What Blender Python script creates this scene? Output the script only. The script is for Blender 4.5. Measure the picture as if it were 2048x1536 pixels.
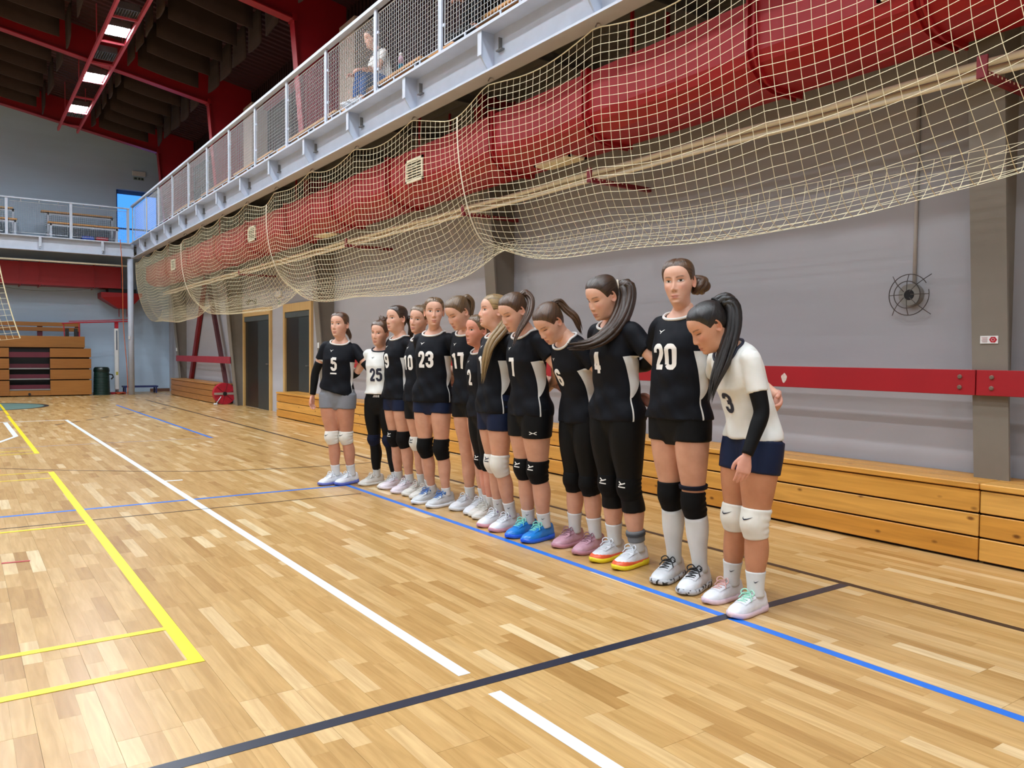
import bpy, bmesh, math, random
import numpy as np
from mathutils import Vector, Matrix
from mathutils.bvhtree import BVHTree

for _o in list(bpy.data.objects): bpy.data.objects.remove(_o)
scene = bpy.context.scene
C = scene.collection
rnd = random.Random(7)

# ------------------------------------------------------------------ camera
CAM_H = 1.308
cam_d = bpy.data.cameras.new('camera'); cam = bpy.data.objects.new('camera', cam_d); C.objects.link(cam)
cam_d.sensor_width = 36.0; cam_d.lens = 36.0*1596.9/2048.0; cam_d.clip_start = .05; cam_d.clip_end = 200
_y, _p, _r = (math.radians(a) for a in (34.799, -2.108, 0.4624))
_f = Vector((math.sin(_y)*math.cos(_p), math.cos(_y)*math.cos(_p), math.sin(_p)))
_rt = Vector((math.cos(_y), -math.sin(_y), 0)); _u = _rt.cross(_f)
_r2 = _rt*math.cos(_r)+_u*math.sin(_r); _u2 = -_rt*math.sin(_r)+_u*math.cos(_r)
_m = Matrix((( _r2.x, _u2.x, -_f.x, 0), (_r2.y, _u2.y, -_f.y, 0), (_r2.z, _u2.z, -_f.z, CAM_H), (0, 0, 0, 1)))
cam.matrix_world = _m
scene.camera = cam

# ------------------------------------------------------------------ world (daylight outside), exposure
w = bpy.data.worlds.new('daylight'); scene.world = w; w.use_nodes = True
bg = w.node_tree.nodes['Background']; bg.inputs[0].default_value = (.09, .36, 1.0, 1); bg.inputs[1].default_value = 1.0
vs = scene.view_settings
vs.view_transform = 'Standard'; vs.look = 'None'; vs.gamma = 1.0; vs.use_curve_mapping = False
vs.exposure = 0.46
LAMP = 150.0          # emission strength of the hall lamps
LAMP_COL = (.87, .945, 1.0, 1)

# ------------------------------------------------------------------ materials
MATS = {}
def nodes_of(name):
    m = bpy.data.materials.new(name); m.use_nodes = True; nt = m.node_tree
    return m, nt, nt.nodes['Principled BSDF']
def lin(c):
    return tuple(((v/12.92) if v <= .04045 else ((v+.055)/1.055)**2.4) for v in c)
def hexc(h):
    h = h.lstrip('#'); return lin(tuple(int(h[i:i+2], 16)/255 for i in (0, 2, 4)))
def mat(name, col, rough=.5, metal=0.0, var=.08, scale=6.0, bump=0.0, bscale=60.0, spec=.5, stretch=(1, 1, 1), sheen=0.0):
    if name in MATS: return MATS[name]
    if isinstance(col, str): col = hexc(col)
    m, nt, b = nodes_of(name); N = nt.nodes.new; L = nt.links.new
    b.inputs['Roughness'].default_value = rough; b.inputs['Metallic'].default_value = metal
    b.inputs['Specular IOR Level'].default_value = spec
    if sheen: b.inputs['Sheen Weight'].default_value = sheen
    g = N('ShaderNodeNewGeometry'); mp = N('ShaderNodeMapping'); mp.inputs['Scale'].default_value = stretch
    L(g.outputs['Position'], mp.inputs['Vector'])
    n = N('ShaderNodeTexNoise'); n.inputs['Scale'].default_value = scale; n.inputs['Detail'].default_value = 4
    L(mp.outputs[0], n.inputs['Vector'])
    r = N('ShaderNodeValToRGB')
    r.color_ramp.elements[0].position = .3; r.color_ramp.elements[1].position = .7
    r.color_ramp.elements[0].color = tuple(c*(1-var) for c in col)+(1,)
    r.color_ramp.elements[1].color = tuple(min(1, c*(1+var)) for c in col)+(1,)
    L(n.outputs['Fac'], r.inputs[0]); L(r.outputs[0], b.inputs['Base Color'])
    if bump:
        n2 = N('ShaderNodeTexNoise'); n2.inputs['Scale'].default_value = bscale; n2.inputs['Detail'].default_value = 3
        L(mp.outputs[0], n2.inputs['Vector'])
        bp = N('ShaderNodeBump'); bp.inputs['Strength'].default_value = bump; bp.inputs['Distance'].default_value = .01
        L(n2.outputs['Fac'], bp.inputs['Height']); L(bp.outputs[0], b.inputs['Normal'])
    MATS[name] = m; return m
def emis(name, col, strength):
    m, nt, b = nodes_of(name)
    b.inputs['Base Color'].default_value = (*col[:3], 1); b.inputs['Emission Color'].default_value = (*col[:3], 1)
    b.inputs['Emission Strength'].default_value = strength; MATS[name] = m; return m
def wood_tone(name, tones, src, rough=.3, grain=(55, 2.2, 20), contrast=.16, knots=False, spec=.5, bump=.05, axis_long='Y'):
    """planed wood: tone of a piece from an attribute or from the object, grain along one axis"""
    m, nt, b = nodes_of(name); N = nt.nodes.new; L = nt.links.new
    if src == 'attr':
        a = N('ShaderNodeAttribute'); a.attribute_name = 'tone'; t = a.outputs['Fac']
    else:
        a = N('ShaderNodeObjectInfo'); t = a.outputs['Random']
    r = N('ShaderNodeValToRGB'); e = r.color_ramp.elements
    for i, (p, c) in enumerate(tones):
        if i < 2: e[i].position = p; el = e[i]
        else: el = e.new(p)
        el.color = (*(hexc(c) if isinstance(c, str) else c), 1)
    L(t, r.inputs[0])
    g = N('ShaderNodeNewGeometry'); mul = N('ShaderNodeMath'); mul.operation = 'MULTIPLY'; mul.inputs[1].default_value = 31.7
    L(t, mul.inputs[0]); add = N('ShaderNodeVectorMath'); add.operation = 'ADD'
    L(g.outputs['Position'], add.inputs[0]); L(mul.outputs[0], add.inputs[1])
    mp = N('ShaderNodeMapping'); mp.inputs['Scale'].default_value = grain; L(add.outputs[0], mp.inputs['Vector'])
    n = N('ShaderNodeTexNoise'); n.inputs['Scale'].default_value = 1.0; n.inputs['Detail'].default_value = 5; n.inputs['Distortion'].default_value = .6
    L(mp.outputs[0], n.inputs['Vector'])
    mx = N('ShaderNodeMixRGB'); mx.blend_type = 'MULTIPLY'; mx.inputs['Fac'].default_value = 1
    rr = N('ShaderNodeValToRGB'); rr.color_ramp.elements[0].position = .32; rr.color_ramp.elements[1].position = .68
    k = 1-contrast; rr.color_ramp.elements[0].color = (k, k*.96, k*.9, 1); rr.color_ramp.elements[1].color = (1.0+contrast*.3,)*3+(1,)
    L(n.outputs['Fac'], rr.inputs[0]); L(r.outputs[0], mx.inputs[1]); L(rr.outputs[0], mx.inputs[2])
    out = mx.outputs[0]
    if knots:
        mk = N('ShaderNodeMapping'); mk.inputs['Scale'].default_value = (8, 4.2, 8); L(add.outputs[0], mk.inputs['Vector'])
        v = N('ShaderNodeTexVoronoi'); v.inputs['Scale'].default_value = 1.0; L(mk.outputs[0], v.inputs['Vector'])
        kr = N('ShaderNodeValToRGB'); kr.color_ramp.elements[0].position = .05; kr.color_ramp.elements[1].position = .13
        kr.color_ramp.elements[0].color = (.16, .07, .03, 1); kr.color_ramp.elements[1].color = (1, 1, 1, 1)
        L(v.outputs['Distance'], kr.inputs[0])
        mx2 = N('ShaderNodeMixRGB'); mx2.blend_type = 'MULTIPLY'; mx2.inputs['Fac'].default_value = .85
        L(out, mx2.inputs[1]); L(kr.outputs[0], mx2.inputs[2]); out = mx2.outputs[0]
    L(out, b.inputs['Base Color']); b.inputs['Roughness'].default_value = rough; b.inputs['Specular IOR Level'].default_value = spec
    if bump:
        bp = N('ShaderNodeBump'); bp.inputs['Strength'].default_value = bump; bp.inputs['Distance'].default_value = .002
        L(n.outputs['Fac'], bp.inputs['Height']); L(bp.outputs[0], b.inputs['Normal'])
    MATS[name] = m; return m

# ------------------------------------------------------------------ mesh helpers
class MB:
    def __init__(s): s.v = []; s.f = []
    def add(s, vs, fs):
        o = len(s.v); s.v.extend([tuple(map(float, p)) for p in vs]); s.f.extend([tuple(i+o for i in f) for f in fs]); return s
    def box(s, x0, x1, y0, y1, z0, z1):
        v = [(x0, y0, z0), (x1, y0, z0), (x1, y1, z0), (x0, y1, z0), (x0, y0, z1), (x1, y0, z1), (x1, y1, z1), (x0, y1, z1)]
        return s.add(v, [(0, 3, 2, 1), (4, 5, 6, 7), (0, 1, 5, 4), (1, 2, 6, 5), (2, 3, 7, 6), (3, 0, 4, 7)])
    def bevbox(s, x0, x1, y0, y1, z0, z1, b):
        bm = bmesh.new(); bmesh.ops.create_cube(bm, size=1)
        bmesh.ops.scale(bm, vec=(x1-x0, y1-y0, z1-z0), verts=bm.verts); bmesh.ops.translate(bm, vec=((x0+x1)/2, (y0+y1)/2, (z0+z1)/2), verts=bm.verts)
        bmesh.ops.bevel(bm, geom=bm.edges[:], offset=b, segments=1, affect='EDGES')
        bm.verts.index_update(); s.add([v.co[:] for v in bm.verts], [[v.index for v in f.verts] for f in bm.faces]); bm.free(); return s
    def prism(s, poly, axis, a, b):
        """polygon extruded along an axis; poly holds the two other coordinates in order"""
        n = len(poly)
        def P(p, t): return {'x': (t, p[0], p[1]), 'y': (p[0], t, p[1]), 'z': (p[0], p[1], t)}[axis]
        v = [P(p, a) for p in poly]+[P(p, b) for p in poly]
        return s.add(v, [tuple(range(n)), tuple(range(2*n-1, n-1, -1))]+[(i, i+n, (i+1) % n+n, (i+1) % n) for i in range(n)])
    def tube(s, pts, r, n=6, cap=True, closed=False):
        pts = [Vector(p) for p in pts]; m = len(pts); rs = r if isinstance(r, (list, tuple, np.ndarray)) else [r]*m
        prev = None; rings = []
        for i in range(m):
            if closed: t = pts[(i+1) % m]-pts[i-1]
            else: t = pts[min(i+1, m-1)]-pts[max(i-1, 0)]
            if t.length < 1e-9: t = Vector((0, 0, 1))
            t.normalize()
            if prev is None: a = t.orthogonal().normalized()
            else:
                a = prev-t*prev.dot(t); a = a.normalized() if a.length > 1e-6 else t.orthogonal().normalized()
            prev = a; b = t.cross(a)
            rings.append([pts[i]+(a*math.cos(2*math.pi*k/n)+b*math.sin(2*math.pi*k/n))*rs[i] for k in range(n)])
        v = [p for R in rings for p in R]; f = []
        for i in range(m if closed else m-1):
            j = (i+1) % m
            for k in range(n): f.append((i*n+k, i*n+(k+1) % n, j*n+(k+1) % n, j*n+k))
        if cap and not closed: f.append(tuple(range(n-1, -1, -1))); f.append(tuple(range((m-1)*n, m*n)))
        return s.add(v, f)
    def cyl(s, p0, p1, r, n=16): return s.tube([p0, p1], r, n)
    def lathe(s, prof, c=(0, 0, 0), n=24):
        v = []; f = []; m = len(prof)
        for (r, z) in prof:
            for k in range(n): v.append((c[0]+r*math.cos(2*math.pi*k/n), c[1]+r*math.sin(2*math.pi*k/n), c[2]+z))
        for i in range(m-1):
            for k in range(n): f.append((i*n+k, i*n+(k+1) % n, (i+1)*n+(k+1) % n, (i+1)*n+k))
        f.append(tuple(range(n-1, -1, -1))); f.append(tuple(range((m-1)*n, m*n))); return s.add(v, f)
    def mesh(s, name):
        me = bpy.data.meshes.new(name); me.from_pydata(s.v, [], s.f); me.update(); return me
    def build(s, name, m, parent=None, smooth=False):
        o = bpy.data.objects.new(name, s.mesh(name)); C.objects.link(o); o.data.materials.append(m)
        if parent: o.parent = parent
        if smooth: o.data.shade_smooth()
        return o
def empty(name, loc=(0, 0, 0), rz=0.0, parent=None):
    o = bpy.data.objects.new(name, None); C.objects.link(o); o.location = loc; o.rotation_euler = (0, 0, rz); o.empty_display_size = .1
    if parent: o.parent = parent
    return o
def tag(o, label=None, cat=None, group=None, kind=None):
    if label: o['label'] = label
    if cat: o['category'] = cat
    if group: o['group'] = group
    if kind: o['kind'] = kind
    return o
def piece(name, me, m, parent, loc=(0, 0, 0)):
    o = bpy.data.objects.new(name, me); C.objects.link(o); o.parent = parent; o.location = loc
    if m and not me.materials: me.materials.append(m)
    return o
def local(b, o):
    """shift a builder's vertices into an empty's local space (translation only)"""
    x, y, z = o.location; b.v = [(p[0]-x, p[1]-y, p[2]-z) for p in b.v]; return b
# ================================================================== THE HALL
XW, XU = 5.80, 6.10         # lower / upper face of the long side wall
XG, YG = 4.33, 26.35        # front edges of the side and end galleries
YF = 28.35                  # end wall
XL, YB = -17.4, -10.0       # walls behind the viewer's left and back
GB, GT, GH = 4.10, 4.56, 5.66   # gallery underside, deck, handrail
def roof_z(x): return 7.83+.186*(5.55-x) if x > -5.8 else 7.83+.186*(5.55+5.8)-.186*(-5.8-x)
FRAMES = [2.5-5.86*2, 2.5-5.86, 2.5, 8.33, 14.2, 20.05, 25.9]

M_wall = mat('painted_block_grey', '#acacb2', .85, var=.03, scale=1.2, bump=.05, bscale=9, stretch=(1, .6, 4))
M_far = mat('painted_wall_teal', '#b6cbdf', .8, var=.04, scale=.9, bump=.08, bscale=10, stretch=(.6, 1, 4))
M_taupe = mat('steel_taupe', '#7d766c', .55, var=.04)
M_red = mat('steel_red', '#900d19', .45, var=.06)
M_reddark = mat('roof_steel_maroon', '#6d1522', .6, var=.08, scale=2)
M_truss = mat('truss_pink_red', '#b3404f', .5, var=.06)
M_duct = mat('duct_red', '#9a0b15', .5, var=.07, scale=1.5)
M_galv = mat('gallery_paint_pale_blue', '#b9c1cf', .5, var=.04)
M_galdark = mat('gallery_underside_grey', '#6b6a68', .7, var=.08)
M_wire = mat('railing_wire', '#c4c8cc', .45, var=.05, metal=.3)
M_slab = mat('floor_joint_dark', '#3a2c1c', .7, var=.1)
M_black = mat('black_rubber', '#131314', .6, var=.1)
M_steel = mat('bare_steel', '#9a9b9c', .35, metal=.8, var=.05)
M_white = mat('white_enamel', '#dcdcda', .45, var=.03)
M_cream = mat('cream_pipe_wrap', '#efe8d0', .6, var=.06, scale=30, stretch=(1, .15, 1))
M_baffle = mat('baffle_cloth_brown', '#33241f', .95, var=.1, scale=8)

# ---- floor
floor = MB().box(XL, XW+.3, YB, YF+.2, -.2, -.004).build('floor', M_slab); tag(floor, 'pale oak strip parquet sports floor with coloured court markings', kind='structure')
TONES = [(0, '#ab834d'), (.10, '#b9925a'), (.5, '#c29c64'), (.88, '#cba771'), (.95, '#d4b483'), (1, '#dfc79d')]
M_strip = wood_tone('oak_strip', TONES, 'attr', rough=.27, grain=(42, 3.2, 10), contrast=.17, spec=.5, bump=.03)
M_strip_o = wood_tone('oak_strip_single', TONES, 'obj', rough=.27, grain=(42, 3.2, 10), contrast=.17, spec=.5, bump=.03)
def build_floor():
    SW = .071; strips = []
    r = random.Random(3); x = -3.2; col = 0
    while x < XW-.02:
        # three strips make one board; boards have a common end joint
        if col % 3 == 0: boardcut = r.uniform(0, 2.2)
        y = -.6-r.uniform(0, .5); wgap = .0010 if col % 3 == 2 else .0003
        nxt = boardcut-2.2
        while nxt < y: nxt += 2.2
        while y < YF-.02:
            ln = r.choice((.30, .38, .46, .56, .66, .8)); e = y+ln; g = .0004
            if e > nxt-.08: e = nxt; nxt += 2.2; g = .0013
            e = min(e, YF-.01); strips.append((x, y, e-y-g, SW-wgap)); y = e
        x += SW; col += 1
    vis = []; rest = []
    pc = Vector((_f.x, _f.y)); 
    def seen(s):
        p = Vector((s[0], s[1]+s[2]/2, -CAM_H)); d = p.dot(_f)
        if d < .5: return None
        u = 1024+1596.9*p.dot(_r2)/d; v = 768-1596.9*p.dot(_u2)/d
        return (u, v, d) if -40 < u < 2090 and 700 < v < 1580 else None
    sc = []
    for i, s in enumerate(strips):
        q = seen(s)
        sc.append((q[2] if q else 99+i, i))
    near = set(i for _, i in sorted(sc)[:300])
    cache = {}
    mb = MB(); tones = []
    for i, (x, y, l, wd) in enumerate(strips):
        if i in near:
            key = (round(l, 3), round(wd, 4))
            if key not in cache: cache[key] = MB().box(0, wd, 0, l, -.004, 0).mesh('parquet_strip')
            piece('parquet_strip', cache[key], M_strip_o, floor, (x, y, 0))
        else:
            o = len(mb.v); mb.box(x, x+wd, y, y+l, -.004, 0); del mb.f[-6]; t = rnd.random(); tones.extend([t]*5)
    o = mb.build('parquet_field', M_strip, floor); tag(o, kind='stuff')
    at = o.data.attributes.new('tone', 'FLOAT', 'FACE'); at.data.foreach_set('value', tones)
build_floor()
MB().box(XL, -3.2, YB, YF, -.004, 0).build('parquet_far_side', mat('oak_far', '#cba36c', .3, var=.12, scale=3, stretch=(14, 1, 1)), floor)
MB().box(-3.2, XW, YB, -1.1, -.004, 0).build('parquet_far_side', MATS['oak_far'], floor)

def paint(col, rough=.35): return mat('line_paint_'+col.strip('#'), col, rough, var=.04, scale=20)
BLUE, DARK, WHITE_L, YEL = paint('#1f6fd2'), paint('#262b3a'), paint('#dfe7ea'), paint('#f2d80c')
LZ = [.0009]
def line(p, q, wd, m, label, name='court_line'):
    p, q = Vector((*p, 0)), Vector((*q, 0)); d = (q-p).normalized(); n = Vector((-d.y, d.x, 0))*wd/2
    LZ[0] += .00006; z = LZ[0]
    vv = [p-n, q-n, q+n, p+n]
    b = MB().add([(a.x, a.y, z) for a in vv]+[(a.x, a.y, z-.0009) for a in vv], [(0, 1, 2, 3), (4, 7, 6, 5), (0, 4, 5, 1), (1, 5, 6, 2), (2, 6, 7, 3), (3, 7, 4, 0)])
    o = b.build(name, m, floor); tag(o, label); return o
line((3.16, -1.0), (3.16, 7.40), .05, BLUE, 'blue sideline running under the shoes of the players')
line((-3.1, 7.40), (3.185, 7.40), .05, BLUE, 'blue end line crossing the white line at the far end of the team')
line((3.18, 12.6), (3.18, 21.5), .05, BLUE, 'blue sideline of the far court near the end wall')
line((-3.1, 12.62), (3.2, 12.62), .018, paint('#8f97b4'), 'thin pale blue line across the far court')
line((1.684, 2.745), (1.684, 17.2), .057, WHITE_L, 'long white line running away to the far end')
line((1.69, -1.0), (1.69, 2.535), .057, WHITE_L, 'white line in the foreground before the dark line')
line((-3.1, 17.22), (1.71, 17.22), .05, WHITE_L, 'thin white cross line near the far bleachers')
line((.70, 17.1), (.72, 14.3), .07, WHITE_L, 'white slanting mark near the left edge')
line((.73, 14.33), (.30, 12.9), .06, WHITE_L, 'white slanting corner mark near the left edge')
line((1.7, 8.60), (1.875, 8.585), .045, WHITE_L, 'short white tick beside the long white line')
line((-3.1, 2.64), (4.225, 2.64), .058, DARK, 'dark navy line crossing the foreground')
line((4.20, -1.0), (4.20, 23.5), .045, paint('#2c2220'), 'black outer line between the team and the wall bench')
line((-3.1, 6.91), (3.08, 6.89), .018, paint('#3a2c28'), 'thin brown line next to the blue end line')
line((.815, 3.475), (.815, 9.9), .058, YEL, 'broad yellow line in the left foreground')
line((.82, 11.75), (.82, 18.9), .055, YEL, 'yellow line of the far court')
line((.835, 19.1), (.835, 23.2), .05, YEL, 'yellow line ending near the far bleachers')
for yy, wv in ((9.41, .028), (9.9, .028), (6.75, .038), (3.99, .045), (3.50, .05), (11.79, .03), (12.15, .03)):
    line((-3.1, yy), (.80 if yy != 3.5 else .843, yy), wv, YEL, 'thin yellow cross line at the left')
line((.205, 5.775), (.355, 5.755), .028, paint('#b3202c'), 'short red dash near the left edge')
arc = [(.20, 10.63), (.37, 10.47), (1.04, 9.88), (1.71, 9.38), (2.2, 9.1), (2.66, 8.93), (3.2, 8.82), (3.66, 8.78), (4.2, 8.8)]
for i in range(len(arc)-1): line(arc[i], arc[i+1], .018, paint('#5a463a'), 'part of a thin brown arc')
for k in range(9):
    t = k/9; p = (1.4+2.7*t, 16.16+3.8*t); q = (1.4+2.7*(t+.06), 16.16+3.8*(t+.06)); line(p, q, .035, paint('#4d4038'), 'dash of a brown broken arc')
b = MB(); b.prism([(.2+1.5*math.cos(a), 22.1+1.5*math.sin(a)) for a in np.linspace(0, 2*math.pi, 40, endpoint=False)], 'z', 0, .0012)
tag(b.build('court_disc', mat('disc_teal', '#5f7f78', .4), floor), 'grey green painted disc before the bleachers')
b = MB(); n = 40
ring = [((.2+r*math.cos(a), 22.1+r*math.sin(a), .0022)) for r in (1.5, 1.6) for a in np.linspace(0, 2*math.pi, n, endpoint=False)]
b.add(ring, [(i, n+i, n+(i+1) % n, (i+1) % n) for i in range(n)]); tag(b.build('court_disc_edge', paint('#1d2026'), floor), 'black edge of the painted disc')

# ---- walls
o = MB().box(XW, XW+.5, YB, YF+.2, -.1, GT).build('wall_right', M_wall); tag(o, 'pale grey painted block wall under the gallery', kind='structure')
M_clad = mat('upper_cladding_maroon', '#2a0d10', .7, var=.15, scale=3)
b = MB()
b.box(XU, XU+.2, YB, YF+.2, GT, 8.2)
up = b.build('wall_right_upper', M_clad); tag(up, 'dark maroon upper wall behind the gallery seats', kind='structure')
ribs = MB()
for k in range(190): ribs.box(XU-.03, XU, -1+k*.155, -1+k*.155+.07, GT+.05, 7.7)
ribs.build('cladding_ribs', M_clad, up)
b = MB(); b.box(XU-.05, XU-.031, 14.6, 27.8, 6.25, 6.95); b.build('window_band', mat('black_glass', '#060607', .15, var=.02), up)
b = MB(); b.box(XU-.16, XU-.04, 14.3, 28.2, 6.95, 7.1); b.build('window_beam', M_red, up)
# end wall with an opening to daylight
OX0, OX1, OZ1 = 4.25, 5.52, 6.5
b = MB(); b.box(XL, OX0, YF, YF+.3, -.1, 10.2); b.box(OX1, XU+.3, YF, YF+.3, -.1, 10.2); b.box(OX0, OX1, YF, YF+.3, -.1, GT); b.box(OX0, OX1, YF, YF+.3, OZ1, 10.2)
o = b.build('wall_far', M_far); tag(o, 'pale teal end wall with gallery and bleachers', kind='structure')
wn = empty('window_1', (OX0, YF+.2, GT)); tag(wn, 'bright blue daylight opening at the end of the gallery', kind='structure')
b = MB()
for x in (OX0, OX1-.05): b.box(x, x+.05, YF+.15, YF+.2, GT, OZ1)
for z in (GT, 5.25, OZ1-.12): b.box(OX0, OX1, YF+.15, YF+.2, z, z+.05 if z < 6 else OZ1)
local(b, wn).build('window_frame', mat('window_blue_frame', '#3a6db0', .5), wn)
gm, nt, bb = nodes_of('window_glass'); bb.inputs['Transmission Weight'].default_value = 1; bb.inputs['Roughness'].default_value = .02; bb.inputs['IOR'].default_value = 1.05; bb.inputs['Base Color'].default_value = (.75, .88, 1, 1)
for x0, x1 in ((OX0+.05, OX1-.05),):
    local(MB().box(x0, x1, YF+.17, YF+.178, GT+.05, OZ1-.12), wn).build('pane', gm, wn)
o = MB().box(XL-.3, XL, YB, YF+.2, -.1, 8.2).build('wall_left', M_far); tag(o, 'long wall opposite', kind='structure')
o = MB().box(XL, XU+.3, YB-.3, YB, -.1, 10.2).build('wall_back', M_far); tag(o, 'end wall behind the viewer', kind='structure')
# ---- roof deck: ribbed sheet
M_roof = mat('roof_sheet_maroon', '#3a1018', .6, var=.1, scale=2)
def deck(x0, x1, name, label):
    b = MB(); prof = []; y = YB; up_ = False
    while y < YF+.2:
        z = .05 if up_ else 0; prof += [(y, z), (y+.085, z)]; y += .105; up_ = not up_
    v = []; 
    for (y, z) in prof: v += [(x0, y, roof_z(x0)+z), (x1, y, roof_z(x1)+z)]
    f = [(2*i, 2*i+1, 2*i+3, 2*i+2) for i in range(len(prof)-1)]
    b.add(v, f); b.add([(x0, YB, roof_z(x0)+.12), (x1, YB, roof_z(x1)+.12), (x1, YF+.2, roof_z(x1)+.12), (x0, YF+.2, roof_z(x0)+.12)], [(0, 1, 2, 3)])
    o = b.build(name, M_roof); tag(o, label, kind='structure'); return o
deck(-5.8, XU+.3, 'ceiling', 'dark maroon ribbed steel roof deck')
deck(XL-.3, -5.8, 'ceiling_left', 'far slope of the ribbed steel roof deck')

# ---- portal frames
def col_x(z): return 5.64-.088*z
PLACE = ['behind the viewer, last', 'behind the viewer, first', 'near the right edge with the small sticker', 'behind the middle of the team', 'beside the second dark door', 'beside the red reel', 'at the end wall']
for k, y in enumerate(FRAMES):
    e = empty('portal_frame', (5.8, y, 0)); tag(e, 'steel frame, taupe column and red rafter, '+PLACE[k], 'steel frame', 'portal frames along the hall')
    def colpart(z0, z1, m, nm):
        b = MB()
        b.prism([(col_x(z0), z0), (col_x(z0)+.02, z0), (col_x(z1)+.02, z1), (col_x(z1), z1)], 'y', y-.11, y+.11)
        b.prism([(col_x(z0)+.02, z0), (XU-.06 if z0 > 4 else XW+.02, z0), (XU-.06 if z0 > 4 else XW+.02, z1), (col_x(z1)+.02, z1)], 'y', y-.012, y+.012)
        local(b, e).build(nm, m, e)
    colpart(0, GB, M_taupe, 'column')
    colpart(GB, 7.26, M_red, 'upper_column')
    b = MB(); xa, xb = 5.02, -5.8
    za, zb = roof_z(xa)-.69, roof_z(xb)-.69
    b.prism([(xa, za), (xb, zb), (xb, zb+.022), (xa, za+.022)], 'y', y-.11, y+.11)
    b.prism([(XU-.06, 7.26), (xa, za+.02), (xb, zb+.02), (xb, zb+.7), (XU-.06, roof_z(XU-.06)+.01)], 'y', y-.012, y+.012)
    xc = XL+.2; zc = roof_z(xc)-.69
    b.prism([(xb, zb), (xc, zc), (xc, zc+.022), (xb, zb+.022)], 'y', y-.11, y+.11); b.prism([(xb, zb+.02), (xc, zc+.02), (xc, zc+.7), (xb, zb+.7)], 'y', y-.012, y+.012)
    b.box(4.98, 5.06, y-.12, y+.12, 7.22, 7.34)
    local(b, e).build('rafter', M_red, e)
    if k >= 2: 
        b = MB(); 
        for zz in (1.12, 1.19):
            b.cyl((col_x(1.1)-.03, y+.09, zz), (col_x(1.1)-.012, y+.09, zz), .018, 8)
    
# ---- acoustic baffles
bc = 0
def baffle(x0, x1, y0, y1, where):
    global bc; bc += 1
    zt = roof_z((x0+x1)/2)-.012; h = .65; n = 7
    b = MB(); vs = []
    lng_x = (x1-x0) > (y1-y0); th = .035; rr = random.Random(bc); ph = rr.uniform(0, 6); amp = rr.uniform(.01, .03)
    L = (x1-x0) if lng_x else (y1-y0)
    for i in range(n):
        t = i/(n-1); bow = amp*math.sin(ph+3*t)
        for j in range(4):
            s = j/3; zz = zt-h*s-(.02*math.sin(math.pi*t) if j == 3 else 0); off = bow*s
            for sd in (-1, 1):
                tt = th*(1 if 0 < i < n-1 else .5)*sd*.5
                if lng_x: x = x0+L*t; vs.append((x, y0+off+tt, zz+roof_z(x)-roof_z((x0+x1)/2)))
                else: vs.append((x0+off+tt, y0+L*t, zz))
    def I(i, j, d): return (i*4+j)*2+d
    fs = []
    for i in range(n-1):
        for j in range(3): fs += [(I(i, j, 0), I(i, j+1, 0), I(i+1, j+1, 0), I(i+1, j, 0)), (I(i, j, 1), I(i+1, j, 1), I(i+1, j+1, 1), I(i, j+1, 1))]
        fs += [(I(i, 3, 0), I(i, 3, 1), I(i+1, 3, 1), I(i+1, 3, 0)), (I(i, 0, 0), I(i+1, 0, 0), I(i+1, 0, 1), I(i, 0, 1))]
    for j in range(3): fs += [(I(0, j, 0), I(0, j, 1), I(0, j+1, 1), I(0, j+1, 0)), (I(n-1, j, 0), I(n-1, j+1, 0), I(n-1, j+1, 1), I(n-1, j, 1))]
    b.add(vs, fs); o = b.build('acoustic_baffle', M_baffle, None, True); tag(o, where, 'baffle', 'brown acoustic baffles under the roof')
BAYN = {8.33: 'nearest', 14.2: 'middle', 20.05: 'farthest'}
for y0 in (8.33, 14.2, 20.05):
    for j, d in enumerate((1.0, 2.05, 3.1, 4.1, 5.1)):
        wv = ('first', 'second', 'third', 'fourth', 'last')[j]
        baffle(3.35, 4.62, y0+d, y0+d, f'brown baffle across the {BAYN[y0]} roof bay, right of the lamp ladder, {wv} one')
        baffle(.35, 1.85, y0+d, y0+d, f'brown baffle across the {BAYN[y0]} roof bay, left of the lamp ladder, {wv} one')
        baffle(3.2, 3.2, y0+d-.45, y0+d+.25, f'lengthwise brown baffle right beside the lamp ladder, {wv} in the {BAYN[y0]} bay')
        baffle(4.88, 4.88, y0+d-.7, y0+d+.1, f'lengthwise brown baffle near the red columns, {wv} in the {BAYN[y0]} bay')
        if j % 2 == 0: baffle(2.02, 2.02, y0+d-.5, y0+d+.6, f'lengthwise brown baffle left beside the lamp ladder, {wv} in the {BAYN[y0]} bay')

# ---- lamp ladders with high-bay lamps
M_lamp = emis('lamp_tube_white', LAMP_COL, LAMP)
M_louv = mat('louvre_aluminium', '#8d8f92', .3, metal=.8, var=.05)
def ladder(x0, x1, y0, y1, lamps, label, zoff=.0):
    xm = (x0+x1)/2; z = roof_z(xm)-.83+zoff; e = empty('lamp_ladder', (xm, y0, z)); tag(e, label, 'lamp support', 'lamp ladders under the roof')
    for x in (x0, x1): 
        local(MB().box(x-.025, x+.025, y0, y1, z, z+.09), e).build('side_rail', M_truss, e)
    rung = None; y = y0+.05
    while y < y1:
        if rung is None: rung = MB().box(x0-xm+.02, x1-xm-.02, -.02, .02, .01, .05).mesh('rung')
        piece('rung', rung, M_truss, e, (0, y-y0, 0)); y += 1.45
    y = y0+.4; hg = {}
    while y < y1:
        for x in (x0, x1):
            if x not in hg: hg[x] = MB().box(-.01, .01, -.01, .01, .09, roof_z(x)-z-.001).mesh('hanger')
            piece('hanger', hg[x], M_truss, e, (x-xm, y-y0, 0))
        y += 2.9
    return e, xm, z
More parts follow.
